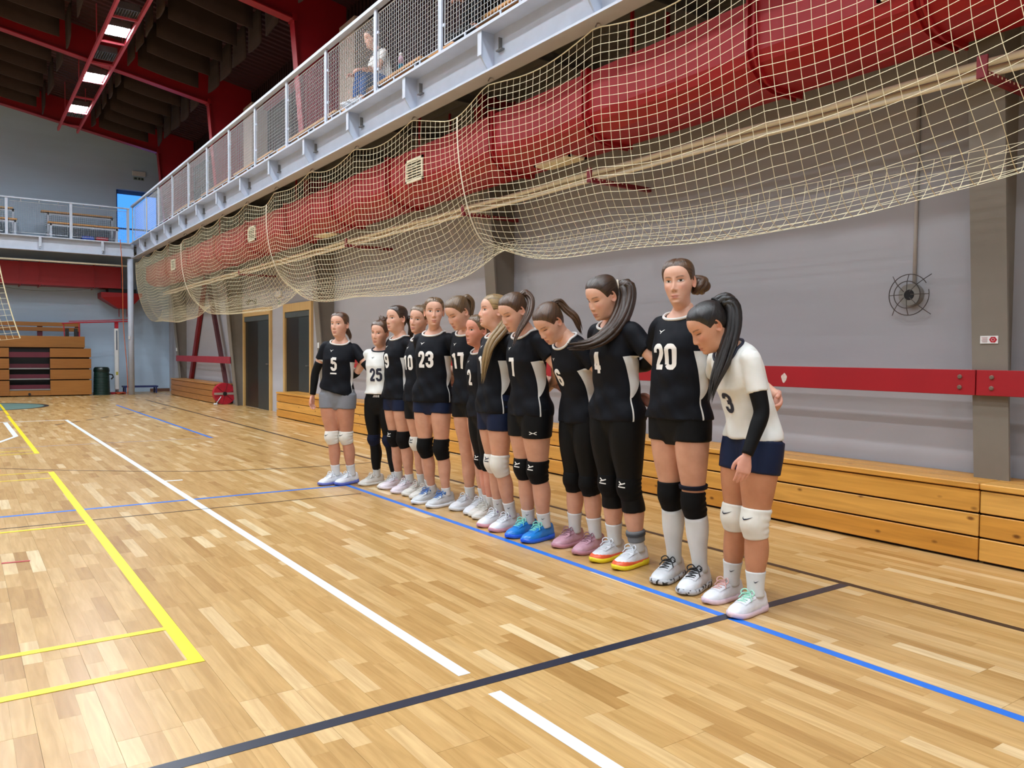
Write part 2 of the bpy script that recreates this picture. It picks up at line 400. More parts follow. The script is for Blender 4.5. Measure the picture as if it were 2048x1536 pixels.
def lamp(xm, y, z, label, lit=True):
    e = empty('hall_lamp' if lit else 'louvre_panel', (xm, y, z+.12)); tag(e, label, 'lamp', 'high hall lamps on the ladders')
    hw, hl = .19, .26
    b = MB(); 
    b.box(-hw, hw, -hl, hl, .05, .07); b.box(-hw-.012, -hw, -hl, hl, -.06, .07); b.box(hw, hw+.012, -hl, hl, -.06, .07); b.box(-hw-.012, hw+.012, -hl-.012, -hl, -.06, .07); b.box(-hw-.012, hw+.012, hl, hl+.012, -.06, .07)
    b.build('housing', M_louv, e)
    if lit:
        MB().add([(-hw, -hl, -.058), (-hw, hl, -.058), (hw, hl, -.058), (hw, -hl, -.058)], [(0, 1, 2, 3)]).build('diffuser', M_lamp, e)
        for k in range(5): piece('louvre', LV, M_louv, e, (0, -hl+.09+k*.087, -.052))
    else:
        for k in range(8): piece('louvre', LV2, M_louv, e, (-hw+.025+k*.047, 0, -.03))
ORD = ['first', 'second', 'third', 'fourth', 'fifth', 'sixth', 'seventh', 'eighth', 'ninth', 'tenth', 'eleventh']
LV = MB().box(-.19, .19, -.004, .004, -.02, .012).mesh('louvre'); LV2 = MB().box(-.004, .004, -.25, .25, -.03, .02).mesh('louvre')
e, xm, z = ladder(2.44, 2.92, -8, 26.1, None, 'long pink red ladder frame carrying the bright lamps over the viewer')
for i, y in enumerate((-6.6, -3.6, -.6, 2.4, 5.4, 8.6, 11.6, 14.6, 17.55, 20.75, 23.65)):
    n_ = {17.55: 'largest bright lamp in view on the pink red ladder', 20.75: 'second bright lamp on the pink red ladder', 23.65: 'small bright lamp farthest along the pink red ladder'}.get(y, 'bright lamp on the pink red ladder, %s from the wall behind the viewer' % ORD[i])
    lamp(xm, y, z, n_)
for y, n_ in ((16.6, 'unlit louvre panel nearest the top edge on the ladder'), (19.15, 'unlit grey louvre panel between the first two lamps'), (24.3, 'unlit grey louvre panel beyond the last lamp')): lamp(xm, y, z, n_, False)
for q, x in enumerate((.35, -3.6, -8.0, -13.0)):
    e, xm, z = ladder(x-.24, x+.24, -8, 26.1, None, 'lamp ladder farther left under the roof, number %s from the gallery' % ('two', 'three', 'four', 'five')[q])
    for k_, y in enumerate(np.arange(-6.6, 25, 3.3)): lamp(xm, float(y), z, 'bright lamp, %s ladder from the gallery, %s lamp from the wall behind the viewer' % (('second', 'third', 'fourth', 'fifth')[q], ORD[k_]))
# ================================================================== SIDE GALLERY
def gallery():
    g = empty('side_gallery', (XG, 0, GB)); tag(g, 'pale blue steel side gallery along the right wall, above the players', 'gallery')
    y0, y1 = -6.0, YG
    def P(b, nm, m, par=g, **k): return local(b, g).build(nm, m, par, **k)
    P(MB().box(XG+.16, XG+.18, y0, y1, GB+.02, GT-.03), 'fascia_web', M_galv)
    P(MB().box(XG-.02, XG+.22, y0, y1, GT-.03, GT), 'top_flange', M_galv)
    P(MB().box(XG+.01, XG+.21, y0, y1, GB, GB+.022), 'bottom_flange', M_galv)
    P(MB().box(XG+.22, XU-.03, y0, YF-.02, GT-.06, GT-.005), 'deck_slab', M_galdark)
    # ribbed deck underside, ribs along the hall
    b = MB(); x = XG+.22; v = []; f = []; up_ = 0
    prof = []
    while x < XW-.06: prof += [(x, GT-.06-(.05 if up_ else .002)), (x+.055, GT-.06-(.05 if up_ else .002))]; x += .075; up_ = 1-up_
    for (x, z) in prof: v += [(x, y0, z), (x, YF-.05, z)]
    b.add(v, [(2*i, 2*i+1, 2*i+3, 2*i+2) for i in range(len(prof)-1)]); o = P(b, 'ribbed_underside', M_galdark)
    jm = None
    y = -4.9
    while y < 27:
        if jm is None:
            b = MB().box(XG+.12, XW-.02, -.05, .05, GT-.24, GT-.225).box(XG+.12, XW-.02, -.006, .006, GT-.225, GT-.112)
            b.v = [(p[0]-XG, p[1], p[2]-GB) for p in b.v]; jm = b.mesh('joist')
        piece('joist', jm, M_galdark, g, (0, y, 0)); y += 1.655
    # stiffener brackets on the fascia
    sb = MB().prism([(0.0, GT-GB-.03), (.16, GT-GB-.03), (.16, .06), (.10, .06), (.0, .19)], 'y', -.011, .011)
    sb.box(-.006, .0, -.035, .035, .19, GT-GB-.03)
    sb.box(.13, .16, .012, .06, .15, .185)
    sm = sb.mesh('stiffener')
    for k in range(-4, 12): piece('stiffener', sm, M_galv, g, (0, 6.84+1.645*k, 0))
    # railing
    posts = [7.69+1.645*k for k in range(-4, 11)]+[26.2]
    pm = MB().box(-.012, .012, -.03, .03, GT-GB, GH-GB-.04).mesh('railing_post')
    for y in posts: piece('railing_post', pm, M_galv, g, (.035, y, 0))
    P(MB().box(XG-.005, XG+.075, y0, y1-.02, GH-.045, GH), 'handrail', M_galv)
    # wire panels
    W_, H_ = 1.50, .90
    def panel(wd):
        b = MB(); r = .0028
        b.tube([(0, 0, 0), (0, wd, 0), (0, wd, H_), (0, 0, H_)], .008, 4, closed=True)
        n = int(wd/.058)
        for i in range(1, n): y = wd*i/n; b.tube([(.002, y, 0), (.002, y, H_)], r, 3, False)
        n = int(H_/.052)
        for i in range(1, n): z = H_*i/n; b.tube([(-.002, 0, z), (-.002, wd, z)], r, 3, False)
        return b.mesh('wire_panel')
    wm = panel(W_); wl = panel(.60)
    for a, bb in zip(posts[:-1], posts[1:]):
        wd = bb-a
        if wd > 1.5: piece('wire_panel', wm, M_wire, g, (.045, a+(wd-W_)/2, GT-GB+.085))
        else: piece('wire_panel', wl, M_wire, g, (.045, a+(wd-.60)/2, GT-GB+.085))
    cl = MB()
    cm = MB().box(-.006, .006, -.01, .01, 0, .08).mesh('panel_clip'); cm2 = MB().box(-.01, .01, -.045, .0, -.015, .015).mesh('panel_clip')
    for a, bb in zip(posts[:-1], posts[1:]):
        for t in (.3, .7):
            piece('panel_clip', cm, M_galv, g, (.045, a+(bb-a)*t, GT-GB)); 
        for z in (.3, .75): piece('panel_clip', cm2, M_galv, g, (.045, bb-.03, GT-GB+z))
gallery()
def end_gallery():
    g = empty('end_gallery', (0, YG, GB)); tag(g, 'grey steel end gallery with railing over the bleachers', 'gallery')
    x0, x1 = -10.0, XG+.1
    def P(b, nm, m, par=g, **k): return local(b, g).build(nm, m, par, **k)
    P(MB().box(x0, x1, YG+.10, YG+.12, GB+.05, GT-.03), 'fascia_web', M_galv)
    P(MB().box(x0, x1-.12, YG-.02, YG+.22, GT-.03, GT), 'top_flange', M_galv)
    P(MB().box(x0, x1-.12, YG+.01, YG+.21, GB+.05, GB+.072), 'bottom_flange', M_galv)
    P(MB().box(x0, XG+.2, YG+.22, YF-.02, GT-.08, GT-.005), 'deck_slab', M_galdark)
    b = MB().box(-.035, .035, -.02, .0, .17, GT-GB-.03).box(-.012, .012, .0, .1, .12, GT-GB-.03); sm = b.mesh('stiffener')
    for x in (3.57, 1.98, .39, -1.2, -2.8): piece('stiffener', sm, M_galv, g, (x, 0, 0))
    pm = MB().box(-.035, .035, -.012, .012, GT-GB, 5.6-GB-.03).mesh('railing_post')
    posts = [4.27, 2.76, 1.18, -.40, -1.98, -3.5]
    for x in posts: piece('railing_post', pm, M_galv, g, (x, .05, 0))
    P(MB().box(x0, XG-.01, YG+.02, YG+.08, 5.565, 5.6), 'handrail', M_galv)
    W_, H_ = 1.42, .86
    b = MB(); b.tube([(0, 0, 0), (W_, 0, 0), (W_, 0, H_), (0, 0, H_)], .008, 4, closed=True)
    for i in range(1, 25): x = W_*i/25; b.tube([(x, .002, 0), (x, .002, H_)], .0022, 3, False)
    for i in range(1, 16): z = H_*i/16; b.tube([(0, -.002, z), (W_, -.002, z)], .0022, 3, False)
    wm = b.mesh('wire_panel')
    for a, bb in zip(posts[:-1], posts[1:]): piece('wire_panel', wm, M_wire, g, (bb+(a-bb-W_)/2, .055, GT-GB+.07))
    cm = MB().box(-.012, .012, -.012, .012, .0, .06).mesh('panel_clip')
    for a, bb in zip(posts[:-1], posts[1:]):
        for t in (.22, .5, .8): piece('panel_clip', cm, M_steel, g, (bb+(a-bb)*t, .055, 5.6-GB-.09))
end_gallery()
tag(MB().cyl((4.34, 26.5, 0), (4.34, 26.5, GB), .085, 20).build('gallery_column', M_galv, None, True), 'round grey steel column under the gallery corner', 'column')
tag(MB().box(4.255, 4.30, 26.40, 26.42, 1.68, 1.78).build('switch_plate', M_white), 'small white plate fixed to the round column', 'switch')

# ---- seats on the galleries
PLK = [(0, '#c98f4c'), (.5, '#d49c58'), (1, '#dcaa6a')]
M_seat = wood_tone('seat_beech', PLK, 'obj', .4, (30, 2, 30), .12)
def gallery_seats(y0, y1, label):
    e = empty('gallery_bench', (4.75, y0, GT)); tag(e, label, 'bench', 'benches on the side gallery')
    L = y1-y0
    for x, z in ((.0, .40), (.62, .80)): MB().bevbox(x-.0, x+.26, 0, L, z, z+.04, .006).build('seat_plank', M_seat, e)
    MB().bevbox(-.12, .02, 0, L, .12, .16, .006).build('foot_plank', M_seat, e)
    n = 3
    for k in range(n):
        y = .12+(L-.24)*k/(n-1); b = MB()
        b.box(.0, .04, y-.02, y+.02, -.004, .4); b.box(.22, .26, y-.02, y+.02, -.004, .4); b.box(.0, .26, y-.02, y+.02, .36, .4)
        b.box(.64, .68, y-.02, y+.02, -.004, .8); b.box(.84, .88, y-.02, y+.02, -.004, .8); b.box(.64, .88, y-.02, y+.02, .76, .8); b.box(.26, .64, y-.02, y+.02, .06, .1)
        b.box(-.12, .0, y-.02, y+.02, -.004, .12)
        b.build('support_frame', M_galv, e)
    MB().box(.52, .55, .0, L, .66, .70).build('back_rail', M_galv, e)
bn = 0
for y0, y1, lb in ((-1.5, 1.9, 'out of view at the near end'), (3.0, 5.3, 'at the top edge'), (5.6, 7.9, 'behind the person in black trousers'), (8.9, 11.3, 'under the person in jeans'), (11.6, 13.8, 'beyond the person in jeans'), (14.6, 17.0, 'in the third bay behind the railing'), (17.3, 19.7, 'in the fourth bay behind the railing'), (20.5, 23.0, 'near the far end of the side gallery')):
    gallery_seats(y0, y1, 'wooden gallery bench on grey frames, '+lb)
M_shaft = mat('beige_shaft', '#a8998a', .8, var=.04)
for y, lb in ((7.3, 'at the top edge'), (13.3, 'in the middle, above the handrail'), (19.1, 'near the far end, above the handrail')):
    tag(MB().bevbox(5.66, 6.04, y-.33, y+.33, GT, 7.1, .02).build('ventilation_shaft', M_shaft), 'beige boxed shaft against the upper wall, '+lb, 'shaft', 'beige shafts')
def end_seats(x0, x1, label, front=True):
    e = empty('gallery_bench', ((x0+x1)/2, 27.0, GT)); h = (x1-x0)/2; tag(e, label, 'bench', 'benches on the end gallery')
    MB().bevbox(-h, h, -.42, -.12, .43, .475, .008).build('seat_plank', M_seat, e)
    MB().bevbox(-h-.1, h-.05, .45, .72, .86, .905, .008).build('seat_plank', M_seat, e)
    b = MB()
    for x in (-h+.05, h-.08):
        bb = MB().box(x, x+.05, -.40, -.36, -.004, .43).box(x, x+.05, -.18, -.14, -.004, .43).box(x, x+.05, -.40, -.14, .38, .43).box(x, x+.05, .47, .51, -.004, .86).box(x, x+.05, .66, .7, -.004, .86).box(x, x+.05, .47, .7, .81, .86).box(x, x+.05, -.14, .47, .02, .06)
        bb.build('support_frame', M_galv, e)
    MB().box(-h, h, -.40, -.36, .36, .40).build('rail', M_galv, e); MB().box(-h, h, .47, .51, .79, .83).build('rail', M_galv, e)
    b = MB(); 
    for i in range(int(2*h/.055)): x = -h+i*.055; b.tube([(x, .52, .1), (x, .52, .8)], .004, 3, False)
    for i in range(13): b.tube([(-h, .525, .1+i*.058), (h, .525, .1+i*.058)], .004, 3, False)
    b.build('wire_back', mat('dark_wire', '#5a5c60', .5), e)
end_seats(2.2, 4.05, 'wooden bench on white frames at the end gallery, nearest the blue opening')
end_seats(.0, 1.45, 'wooden bench on white frames at the end gallery, at the left edge')
def crate(x, col, label):
    e = empty('storage_crate', (x, 26.95, GT)); tag(e, label, 'crate'); m = mat('crate_'+col.strip('#'), col, .5)
    b = MB(); b.box(-.17, .17, -.12, .12, 0, .012); 
    for z in (.03, .08, .13): b.box(-.17, .17, -.12, -.108, z, z+.035).box(-.17, .17, .108, .12, z, z+.035).box(-.17, -.158, -.12, .12, z, z+.035).box(.158, .17, -.12, .12, z, z+.035)
    for x_ in (-.16, -.05, .05, .15): b.box(x_-.01, x_+.01, -.118, -.11, 0, .165)
    b.build('body', m, e)
crate(3.25, '#2c4fb8', 'blue plastic crate under the end gallery bench'); crate(3.63, '#b01c2c', 'red plastic crate under the end gallery bench')

# ================================================================== BALL STOP NET
def sstep_(a, b, x): t = min(1, max(0, (x-a)/(b-a))); return t*t*(3-2*t)
def build_net():
    e = empty('ball_stop_net', (4.4, 0, 4.1)); tag(e, 'cream ball stop net bagging between gallery edge and wall pipes', 'net')
    GA = [1.35, 7.45, 13.85, 20.2]; y0, y1 = -1.6, 26.15; NV = 34; step = .105; NU = int((y1-y0)/step)
    r = random.Random(5); ph = [r.uniform(0, 6.28) for _ in range(12)]
    def pt(y, v):
        # scalloped top edge hung from hooks every 1.645 m
        fr = ((y-6.84)/1.645) % 1.0; zt = 4.05-.13*math.sin(math.pi*fr)**1.0*.9
        gz = 0; pin = 0; sh = 0
        for ga in GA:
            d = (y-ga)
            q = math.exp(-(d/.55)**2); gz += .13*q
            k = math.exp(-((v-.43)/.17)**2); pin += -d*.62*math.exp(-(d/.6)**2)*(.25+.75*k); sh += q
        sag = -.16*(1-float(sstep_(6.6, 8.2, y)))-.14*(1-float(sstep_(1.4, 3.6, y)))+.03*math.sin(y*1.05+ph[0])+.02*math.sin(y*2.3+ph[1])+.08*math.sin(math.pi*(((y-GA[0])/6.38) % 1.0))
        A = (4.43, zt-gz*.8); B = (5.16, 2.58)
        e0 = 0
        if y > 24.6: e0 = (y-24.6)/1.55
        zb = -.10*sh
        P1 = (4.36+.02*math.sin(y*3+ph[2]), 2.18-sag*1.1+.25*sh+.1*e0); P2 = (5.10, 1.78-sag*1.1+.40*sh+.15*e0)
        t = v; a, b_, c, d = (1-t)**3, 3*(1-t)**2*t, 3*(1-t)*t*t, t**3
        x = a*A[0]+b_*P1[0]+c*P2[0]+d*B[0]; z = a*A[1]+b_*P1[1]+c*P2[1]+d*B[1]
        wv = math.sin(math.pi*v)
        x += wv*(.012*math.sin(y*1.7+7*v+ph[3])+.006*math.sin(y*3.7-4*v+ph[4])); z += wv*(.010*math.sin(y*1.9+9*v+ph[5])+.004*math.sin(y*4.1-11*v+ph[6]))
        yy = y+pin+wv*.03*math.sin(y*1.9+6*v+ph[7])
        # vertical cords slant with the hang
        return (x-4.4, yy, z-4.1)
    # parametrise v by roughly equal length
    vv = np.linspace(0, 1, 200); Q = np.array([pt(10.5, t) for t in vv]); L = np.concatenate([[0], np.cumsum(np.linalg.norm(np.diff(Q[:, [0, 2]], axis=0), axis=1))])
    vs = np.interp(np.linspace(0, L[-1], NV+1), L, vv)
    G = np.array([[pt(y0+step*i, v) for v in vs] for i in range(NU+1)])
    def cords(lines, rad):
        V = []; F = []; o = 0
        for P in lines:
            P = np.array(P); T = np.gradient(P, axis=0); T /= np.linalg.norm(T, axis=1)[:, None]+1e-9
            up = np.array([.3, .2, .93]); A = np.cross(T, up); A /= np.linalg.norm(A, axis=1)[:, None]+1e-9; B = np.cross(T, A)
            n = len(P)
            for k in range(3): 
                an = 2*math.pi*k/3; V.append(P+rad*(A*math.cos(an)+B*math.sin(an)))
            for k in range(3):
                a, b_ = o+k*n, o+((k+1) % 3)*n
                F.append(np.stack([a+np.arange(n-1), b_+np.arange(n-1), b_+np.arange(1, n), a+np.arange(1, n)], 1))
            o += 3*n
        me = bpy.data.meshes.new('net_cords'); me.from_pydata(np.concatenate(V).tolist(), [], np.concatenate(F).tolist()); me.update(); return me
    M_net = mat('net_cord_cream', '#e6dcb8', .75, var=.06, scale=40)
    lines = [G[:, j] for j in range(NV+1)]+[G[i] for i in range(NU+1)]
    o = piece('net_cords', cords(lines, .0022), M_net, e); tag(o, kind='stuff')
    for ga in GA[1:]:
        i = int(round((ga-y0)/step)); b = MB(); b.tube(G[i][:26]+np.array([-.004, 0, 0]), .0075, 6); tag(b.build('gather_rope', mat('rope_white', '#efe8d2', .7), e), 'thick white gathering rope')
    tag(MB().tube(G[:, 0], .005, 5).build('edge_rope', M_net, e), 'scalloped upper edge rope')
    tag(MB().tube(G[-1], .005, 5).build('edge_rope', M_net, e), 'end edge rope')
    # hooks and supporting line under the gallery
    y = 6.84-1.645*4
    hm = MB().tube([(0, 0, .0), (.02, 0, .035), (.05, 0, .045), (.07, 0, .02)], .006, 5).mesh('hook')
    while y < 25.5: piece('hook', hm, M_steel, e, (.03, y, -.045)); y += 1.645
build_net()
# second net hanging at the left edge of the far end
def side_net():
    e = empty('ball_stop_net', (.87, 20.5, 3.9)); tag(e, 'edge of another cream net at the left picture edge', 'net')
    lines = []
    def pt(u, v): return (-.15-u*1.6+.42*v**2.2, .5*u, -2.35*v+.2*math.sin(3*v+u))
    b = MB()
    for i in range(13):
        u = i/12*.9; b.tube([pt(u, v) for v in np.linspace(0, 1, 20)], .004, 3, False)
    for j in range(24):
        v = j/23; b.tube([pt(u, v) for u in np.linspace(0, .9, 10)], .003, 3, False)
    b.tube([pt(0, v) for v in np.linspace(0, 1, 24)], .012, 6)
    o = b.build('net_cords', MATS['net_cord_cream'], e); tag(o, kind='stuff')
    MB().tube([(-.15, 0, 0), (-.15, 0, 3.4)], .006, 5).build('suspension_rope', MATS['rope_white'], e)
side_net()

# ================================================================== DUCTS, PIPES UNDER THE GALLERY
def side_duct():
    e = empty('air_duct', (4.75, 0, 3.3)); tag(e, 'long red air duct with rounded belly under the side gallery', 'duct')
    x0, x1 = 4.72, 5.23; zt = 3.86; zb = 3.285
    def prof(g=0.0): return [(x0-g, zt+g), (x0-g, 3.49-g*.4), (x0+.03-g*.7, 3.41-g*.7), (x0+.12, 3.32-g), (x0+.25, zb-g), (x1+g, zb-g), (x1+g, zt+g)]
    segs = [-3, .0, 2.6, 3.8, 5.65, 7.2, 9.7, 11.65, 13.7, 16.0, 18.4, 20.9, 23.4, 26.2]
    for a, bb in zip(segs[:-1], segs[1:]): local(MB().prism(prof(), 'y', a+.001, bb-.001), e).build('duct_section', M_duct, e)
    for a in segs[1:-1]:
        for d in (-.03, .03): local(MB().prism(prof(.035), 'y', a+d-.008, a+d+.008), e).build('flange', M_duct, e)
    def grille(y0, y1, z0, z1, front=True):
        b = MB()
        if front:
            b.box(x0-.02, x0-.002, y0, y0+.03, z0, z1).box(x0-.02, x0-.002, y1-.03, y1, z0, z1).box(x0-.02, x0-.002, y0, y1, z0, z0+.03).box(x0-.02, x0-.002, y0, y1, z1-.03, z1)
            o = local(b, e).build('grille', M_cream, e)
            n = 7
            local(MB().box(x0-.004, x0-.001, y0, y1, z0, z1), e).build('grille_back', M_black, o)
            for k in range(n): z = z0+.045+(z1-z0-.09)*k/(n-1); local(MB().box(x0-.018, x0-.005, y0+.02, y1-.02, z-.006, z+.006), e).build('grille_slat', M_cream, o)
        else:
            b.box(x0+.26, x1-.03, y0, y0+.03, zb-.02, zb-.001).box(x0+.26, x1-.03, y1-.03, y1, zb-.02, zb-.001).box(x0+.26, x0+.29, y0, y1, zb-.02, zb-.001).box(x1-.06, x1-.03, y0, y1, zb-.02, zb-.001)
            o = local(b, e).build('grille', M_cream, e)
            for k in range(9): x = x0+.3+(x1-.37-x0)*k/8; local(MB().box(x-.006, x+.006, y0+.02, y1-.02, zb-.018, zb-.003), e).build('grille_slat', M_cream, o)
    grille(8.72, 9.17, 3.45, 3.74); grille(2.3, 2.85, 3.5, 3.8); grille(15.4, 15.85, 3.46, 3.74); grille(22.2, 22.7, 3.46, 3.74)
    grille(6.2, 6.8, 0, 0, False); grille(12.5, 13.1, 0, 0, False)
    # straps to the gallery
    for y in (1.5, 5.1, 8.9, 13.3, 18.1, 23.3):
        for x in (x0+.04, x1-.04): local(MB().box(x-.012, x+.012, y-.012, y+.012, zt-.002, GT-.2), e).build('hanger', M_red, e)
side_duct()
def end_duct():
    e = empty('air_duct', (1.0, 27.9, 3.3)); tag(e, 'straight red air duct under the end gallery', 'duct')
    y0, y1 = 27.55, YF-.03
    segs = [-6, -3.2, -.4, 1.55, 2.05, 3.5, 4.25]
    for a, bb in zip(segs[:-1], segs[1:]): local(MB().box(a+.002, bb-.002, y0, y1, 3.27, 3.93), e).build('duct_section', M_duct, e)
    for a in segs[1:-1]: local(MB().box(a-.012, a+.012, y0-.03, y1, 3.23, 3.96), e).build('flange', M_duct, e)
    h = MB().add([(3.68, y0, 3.14), (4.85, y0, 3.14), (4.85, y1, 3.14), (3.68, y1, 3.14), (3.68, y0, 2.98), (4.85, y0, 3.06), (4.85, y1, 3.06), (3.68, y1, 2.98), (4.16, y0+.1, 2.66), (4.5, y0+.1, 2.66), (4.5, y1-.2, 2.66), (4.16, y1-.2, 2.66)],
        [(0, 1, 2, 3), (0, 4, 5, 1), (1, 5, 6, 2), (2, 6, 7, 3), (3, 7, 4, 0), (4, 8, 9, 5), (5, 9, 10, 6), (6, 10, 11, 7), (7, 11, 8, 4), (8, 11, 10, 9)])
    local(h, e).build('hopper', M_duct, e)
    for x in (4.22, 4.45): local(MB().cyl((x, y0+.3, 2.4), (x, y0+.3, 2.67), .012, 6), e).build('rod', M_red, e)
    local(MB().box(3.9, 4.7, y0+.1, y1-.1, 3.14, 3.27), e).build('neck', M_black, e)
end_duct()
# wrapped pipes below the duct
for x, z, r, lb in ((5.22, 3.12, .024, 'upper'), (5.31, 3.10, .022, 'rear'), (5.22, 3.045, .018, 'lower')):
    tag(MB().tube([(x, y, z+.004*math.sin(y*3.3+x)) for y in np.linspace(-3, 26.3, 120)], r, 10).build('wrapped_pipe', M_cream, None, True), f'cream wrapped pipe under the red duct, {lb} one of three', 'pipe', 'wrapped pipes')
for k, (y, lb) in enumerate(((2.35, 'nearest the right edge'), (5.92, 'above the middle of the team'), (8.25, 'before the second column'), (11.75, 'before the third column'), (17.5, 'above the doors'))):
    e = empty('pipe_bracket', (5.24, y, 2.995)); tag(e, 'perforated dark red pipe bracket, '+lb, 'bracket', 'pipe brackets')
    m = mat('bracket_dark_red', '#7c1420', .5)
    MB().box(-.24, .56, -.02, .02, -.03, -.01).build('arm', m, e); MB().box(-.24, .56, -.022, -.018, -.03, .012).build('web', m, e)
    MB().box(-.25, -.235, -.03, .03, -.03, .10).build('upstand', m, e)
    hl = MB().cyl((0, -.0235, 0), (0, -.0215, 0), .008, 6).mesh('hole')
    for q in range(9): piece('hole', hl, M_cream, e, (-.2+q*.052, 0, 0))
tag(MB().tube([(x, 26.7, 3.9) for x in np.linspace(-6, 4.3, 10)], .028, 8).build('wrapped_pipe', M_cream, None, True), 'cream pipe running under the end gallery', 'pipe')
tag(MB().tube([(x, 27.5, 3.25-.16*math.sin(math.pi*((x+2.6)/3.1 % 1))) for x in np.linspace(-2.6, 3.6, 60)], .008, 5).build('slack_cable', mat('cable_grey', '#5d625f', .6), None, True), 'slack grey cable under the end duct', 'cable')
tag(MB().tube([(4.02+.16*t+.02*math.sin(9*t), 26.2, 4.62-4.61*t) for t in np.linspace(0, 1, 40)], .011, 6).build('hanging_rope', mat('rope_orange', '#c4683c', .8), None, True), 'thin orange rope hanging from the gallery corner', 'rope')

# ================================================================== RIGHT WALL FITTINGS
M_board = mat('impact_board_red', '#9c0f1a', .5, var=.06, scale=2)
e = empty('impact_board', (5.5, 8, 1.15)); tag(e, 'red impact board bolted along the wall columns behind the team', 'impact board')
bj = [-3.3, 2.57, 8.33, 14.2]
bolt = MB().lathe([(.015, 0), (.015, .006), (.010, .010)], n=8)
bolt.v = [(-p[2], p[1], p[0]) for p in bolt.v]; bm_ = bolt.mesh('bolt')
for a, bb in zip(bj[:-1], bj[1:]):
    local(MB().bevbox(col_x(1.15)-.042, col_x(1.15)-.012, a+.004, bb-.004, 1.065, 1.232, .003), e).build('board', M_board, e)
    for y in (a+.10, bb-.10):
        for z in (1.115, 1.185): piece('bolt', bm_, mat('bolt_rust', '#6e5a4c', .6), e, (col_x(1.15)-.042-5.5, y-8, z-1.15))
local(MB().prism([(4.05+(.026+.004*math.sin(3*a))*math.cos(a), 1.137+(.036+.005*math.sin(4*a+1))*math.sin(a)) for a in np.linspace(0, 6.283, 22, endpoint=False)], 'x', col_x(1.15)-.0435, col_x(1.15)-.0422), e).build('peeled_patch', mat('peeled_paint', '#cdb9ae', .8, var=.2, scale=40), e)
e = empty('impact_board', (5.5, 23, 1.1)); tag(e, 'dull red impact board before the crossed braces at the far end', 'impact board')
local(MB().bevbox(col_x(1.1)-.042, col_x(1.1)-.012, 20.1, 25.95, 1.03, 1.2, .003), e).build('board', mat('impact_board_old', '#962838', .55, var=.08), e)
for y in (20.2, 25.8):
    for z in (1.08, 1.15): piece('bolt', bm_, M_steel, e, (col_x(1.1)-.042-5.5, y-23, z-1.1))
M_br1, M_br2 = mat('brace_red', '#7c0f14', .5), mat('brace_maroon', '#4d2226', .5)
tag(MB().prism([(25.2, .52), (24.95, .52), (22.75, 4.09), (23.0, 4.09)], 'x', 5.70, 5.78).build('wall_brace', M_br1), 'red diagonal steel brace against the wall at the far end', 'brace')
tag(MB().prism([(20.86, .52), (21.02, .52), (23.3, 4.09), (23.06, 4.09)], 'x', 5.60, 5.68).build('wall_brace', M_br2), 'dark maroon diagonal steel brace beside the red reel', 'brace')
# low benches of pine planks
PINE = [(0, '#c88a36'), (.5, '#d29742'), (1, '#daa452')]
M_pine = wood_tone('pine_plank', PINE, 'obj', .35, (14, 1.5, 26), .2, knots=True, bump=.05)
M_pine_old = wood_tone('pine_plank_dim', [(0, '#a8703a'), (1, '#b98248')], 'obj', .4, (14, 1.5, 26), .2, knots=True, bump=.05)
def wall_bench(y0, y1, label, m, group='pine wall benches'):
    e = empty('wall_bench', (5.34, y0, 0)); tag(e, label, 'bench', group); L = y1-y0
    hs = [.012, .165, .318, .47]
    for k in range(3): MB().bevbox(.0, .028, .004, L-.004, hs[k]+.006, hs[k+1]-.006, .004).build('front_plank', m, e)
    for k in range(3): MB().bevbox(.0+k*.15-.012*(k == 0), .147+k*.15, .002, L-.002, .473, .512, .006).build('top_plank', m, e)
    MB().box(.03, .43, .02, L-.02, .0, .466).build('carcass', mat('bench_inside_dark', '#1d130b', .8), e)
BJ = [-3.4, -.6, 2.45, 5.9, 9.3, 12.7, 16.1]
WH = ['out of view behind the viewer', 'at the lower right corner', 'under the wall siren', 'behind the middle of the team', 'behind number 9 and number 23', 'nearest the dark doors']
for k in range(6): wall_bench(BJ[k], BJ[k+1], 'low pine plank bench along the wall, section '+WH[k], M_pine)
wall_bench(20.85, 25.9, 'low pine plank bench at the far end under the braces', M_pine_old)
# doors
M_frame = wood_tone('door_frame_beech', [(0, '#c8a468'), (1, '#d2b078')], 'obj', .45, (20, 20, 2), .1)
M_leafd, M_leaf = mat('door_leaf_black', '#0d1416', .35, var=.1), mat('door_leaf_teal', '#28363a', .4, var=.06)
def door(n, y0, y1, label):
    e = empty('door_%d' % n, (XW, y0, 0)); tag(e, label, kind='structure'); L = y1-y0; zt = 2.34
    MB().box(-.05, .0, -.0, .10, 0, zt).build('jamb', M_frame, e); MB().box(-.05, .0, L-.10, L, 0, zt).build('jamb', M_frame, e); MB().box(-.05, .0, .10, L-.10, zt-.17, zt).build('frame_head', M_frame, e)
    MB().box(-.035, .0, .10, L-.10, zt-.29, zt-.172).build('transom', mat('door_transom', '#4a5456', .5), e)
    mid = L*.45
    lf = MB().bevbox(-.03, -.0, .105, mid, .01, zt-.295, .004).build('door_leaf', M_leaf, e)
    MB().bevbox(-.012, -.0, mid+.005, L-.105, .01, zt-.295, .003).build('door_leaf', M_leafd, e)
    MB().tube([(-.03, .17, 1.05), (-.065, .17, 1.05), (-.065, .26, 1.05)], .009, 6).build('door_handle', M_steel, lf)
door(1, 17.75, 19.85, 'dark double door with beech frame nearer the far corner'); door(2, 15.25, 16.9, 'dark double door with beech frame beside the column')
tag(MB().bevbox(XW-.06, XW, 20.12, 20.28, 1.33, 1.48, .01).build('switch_box', M_white), 'white switch box left of the first door', 'switch')
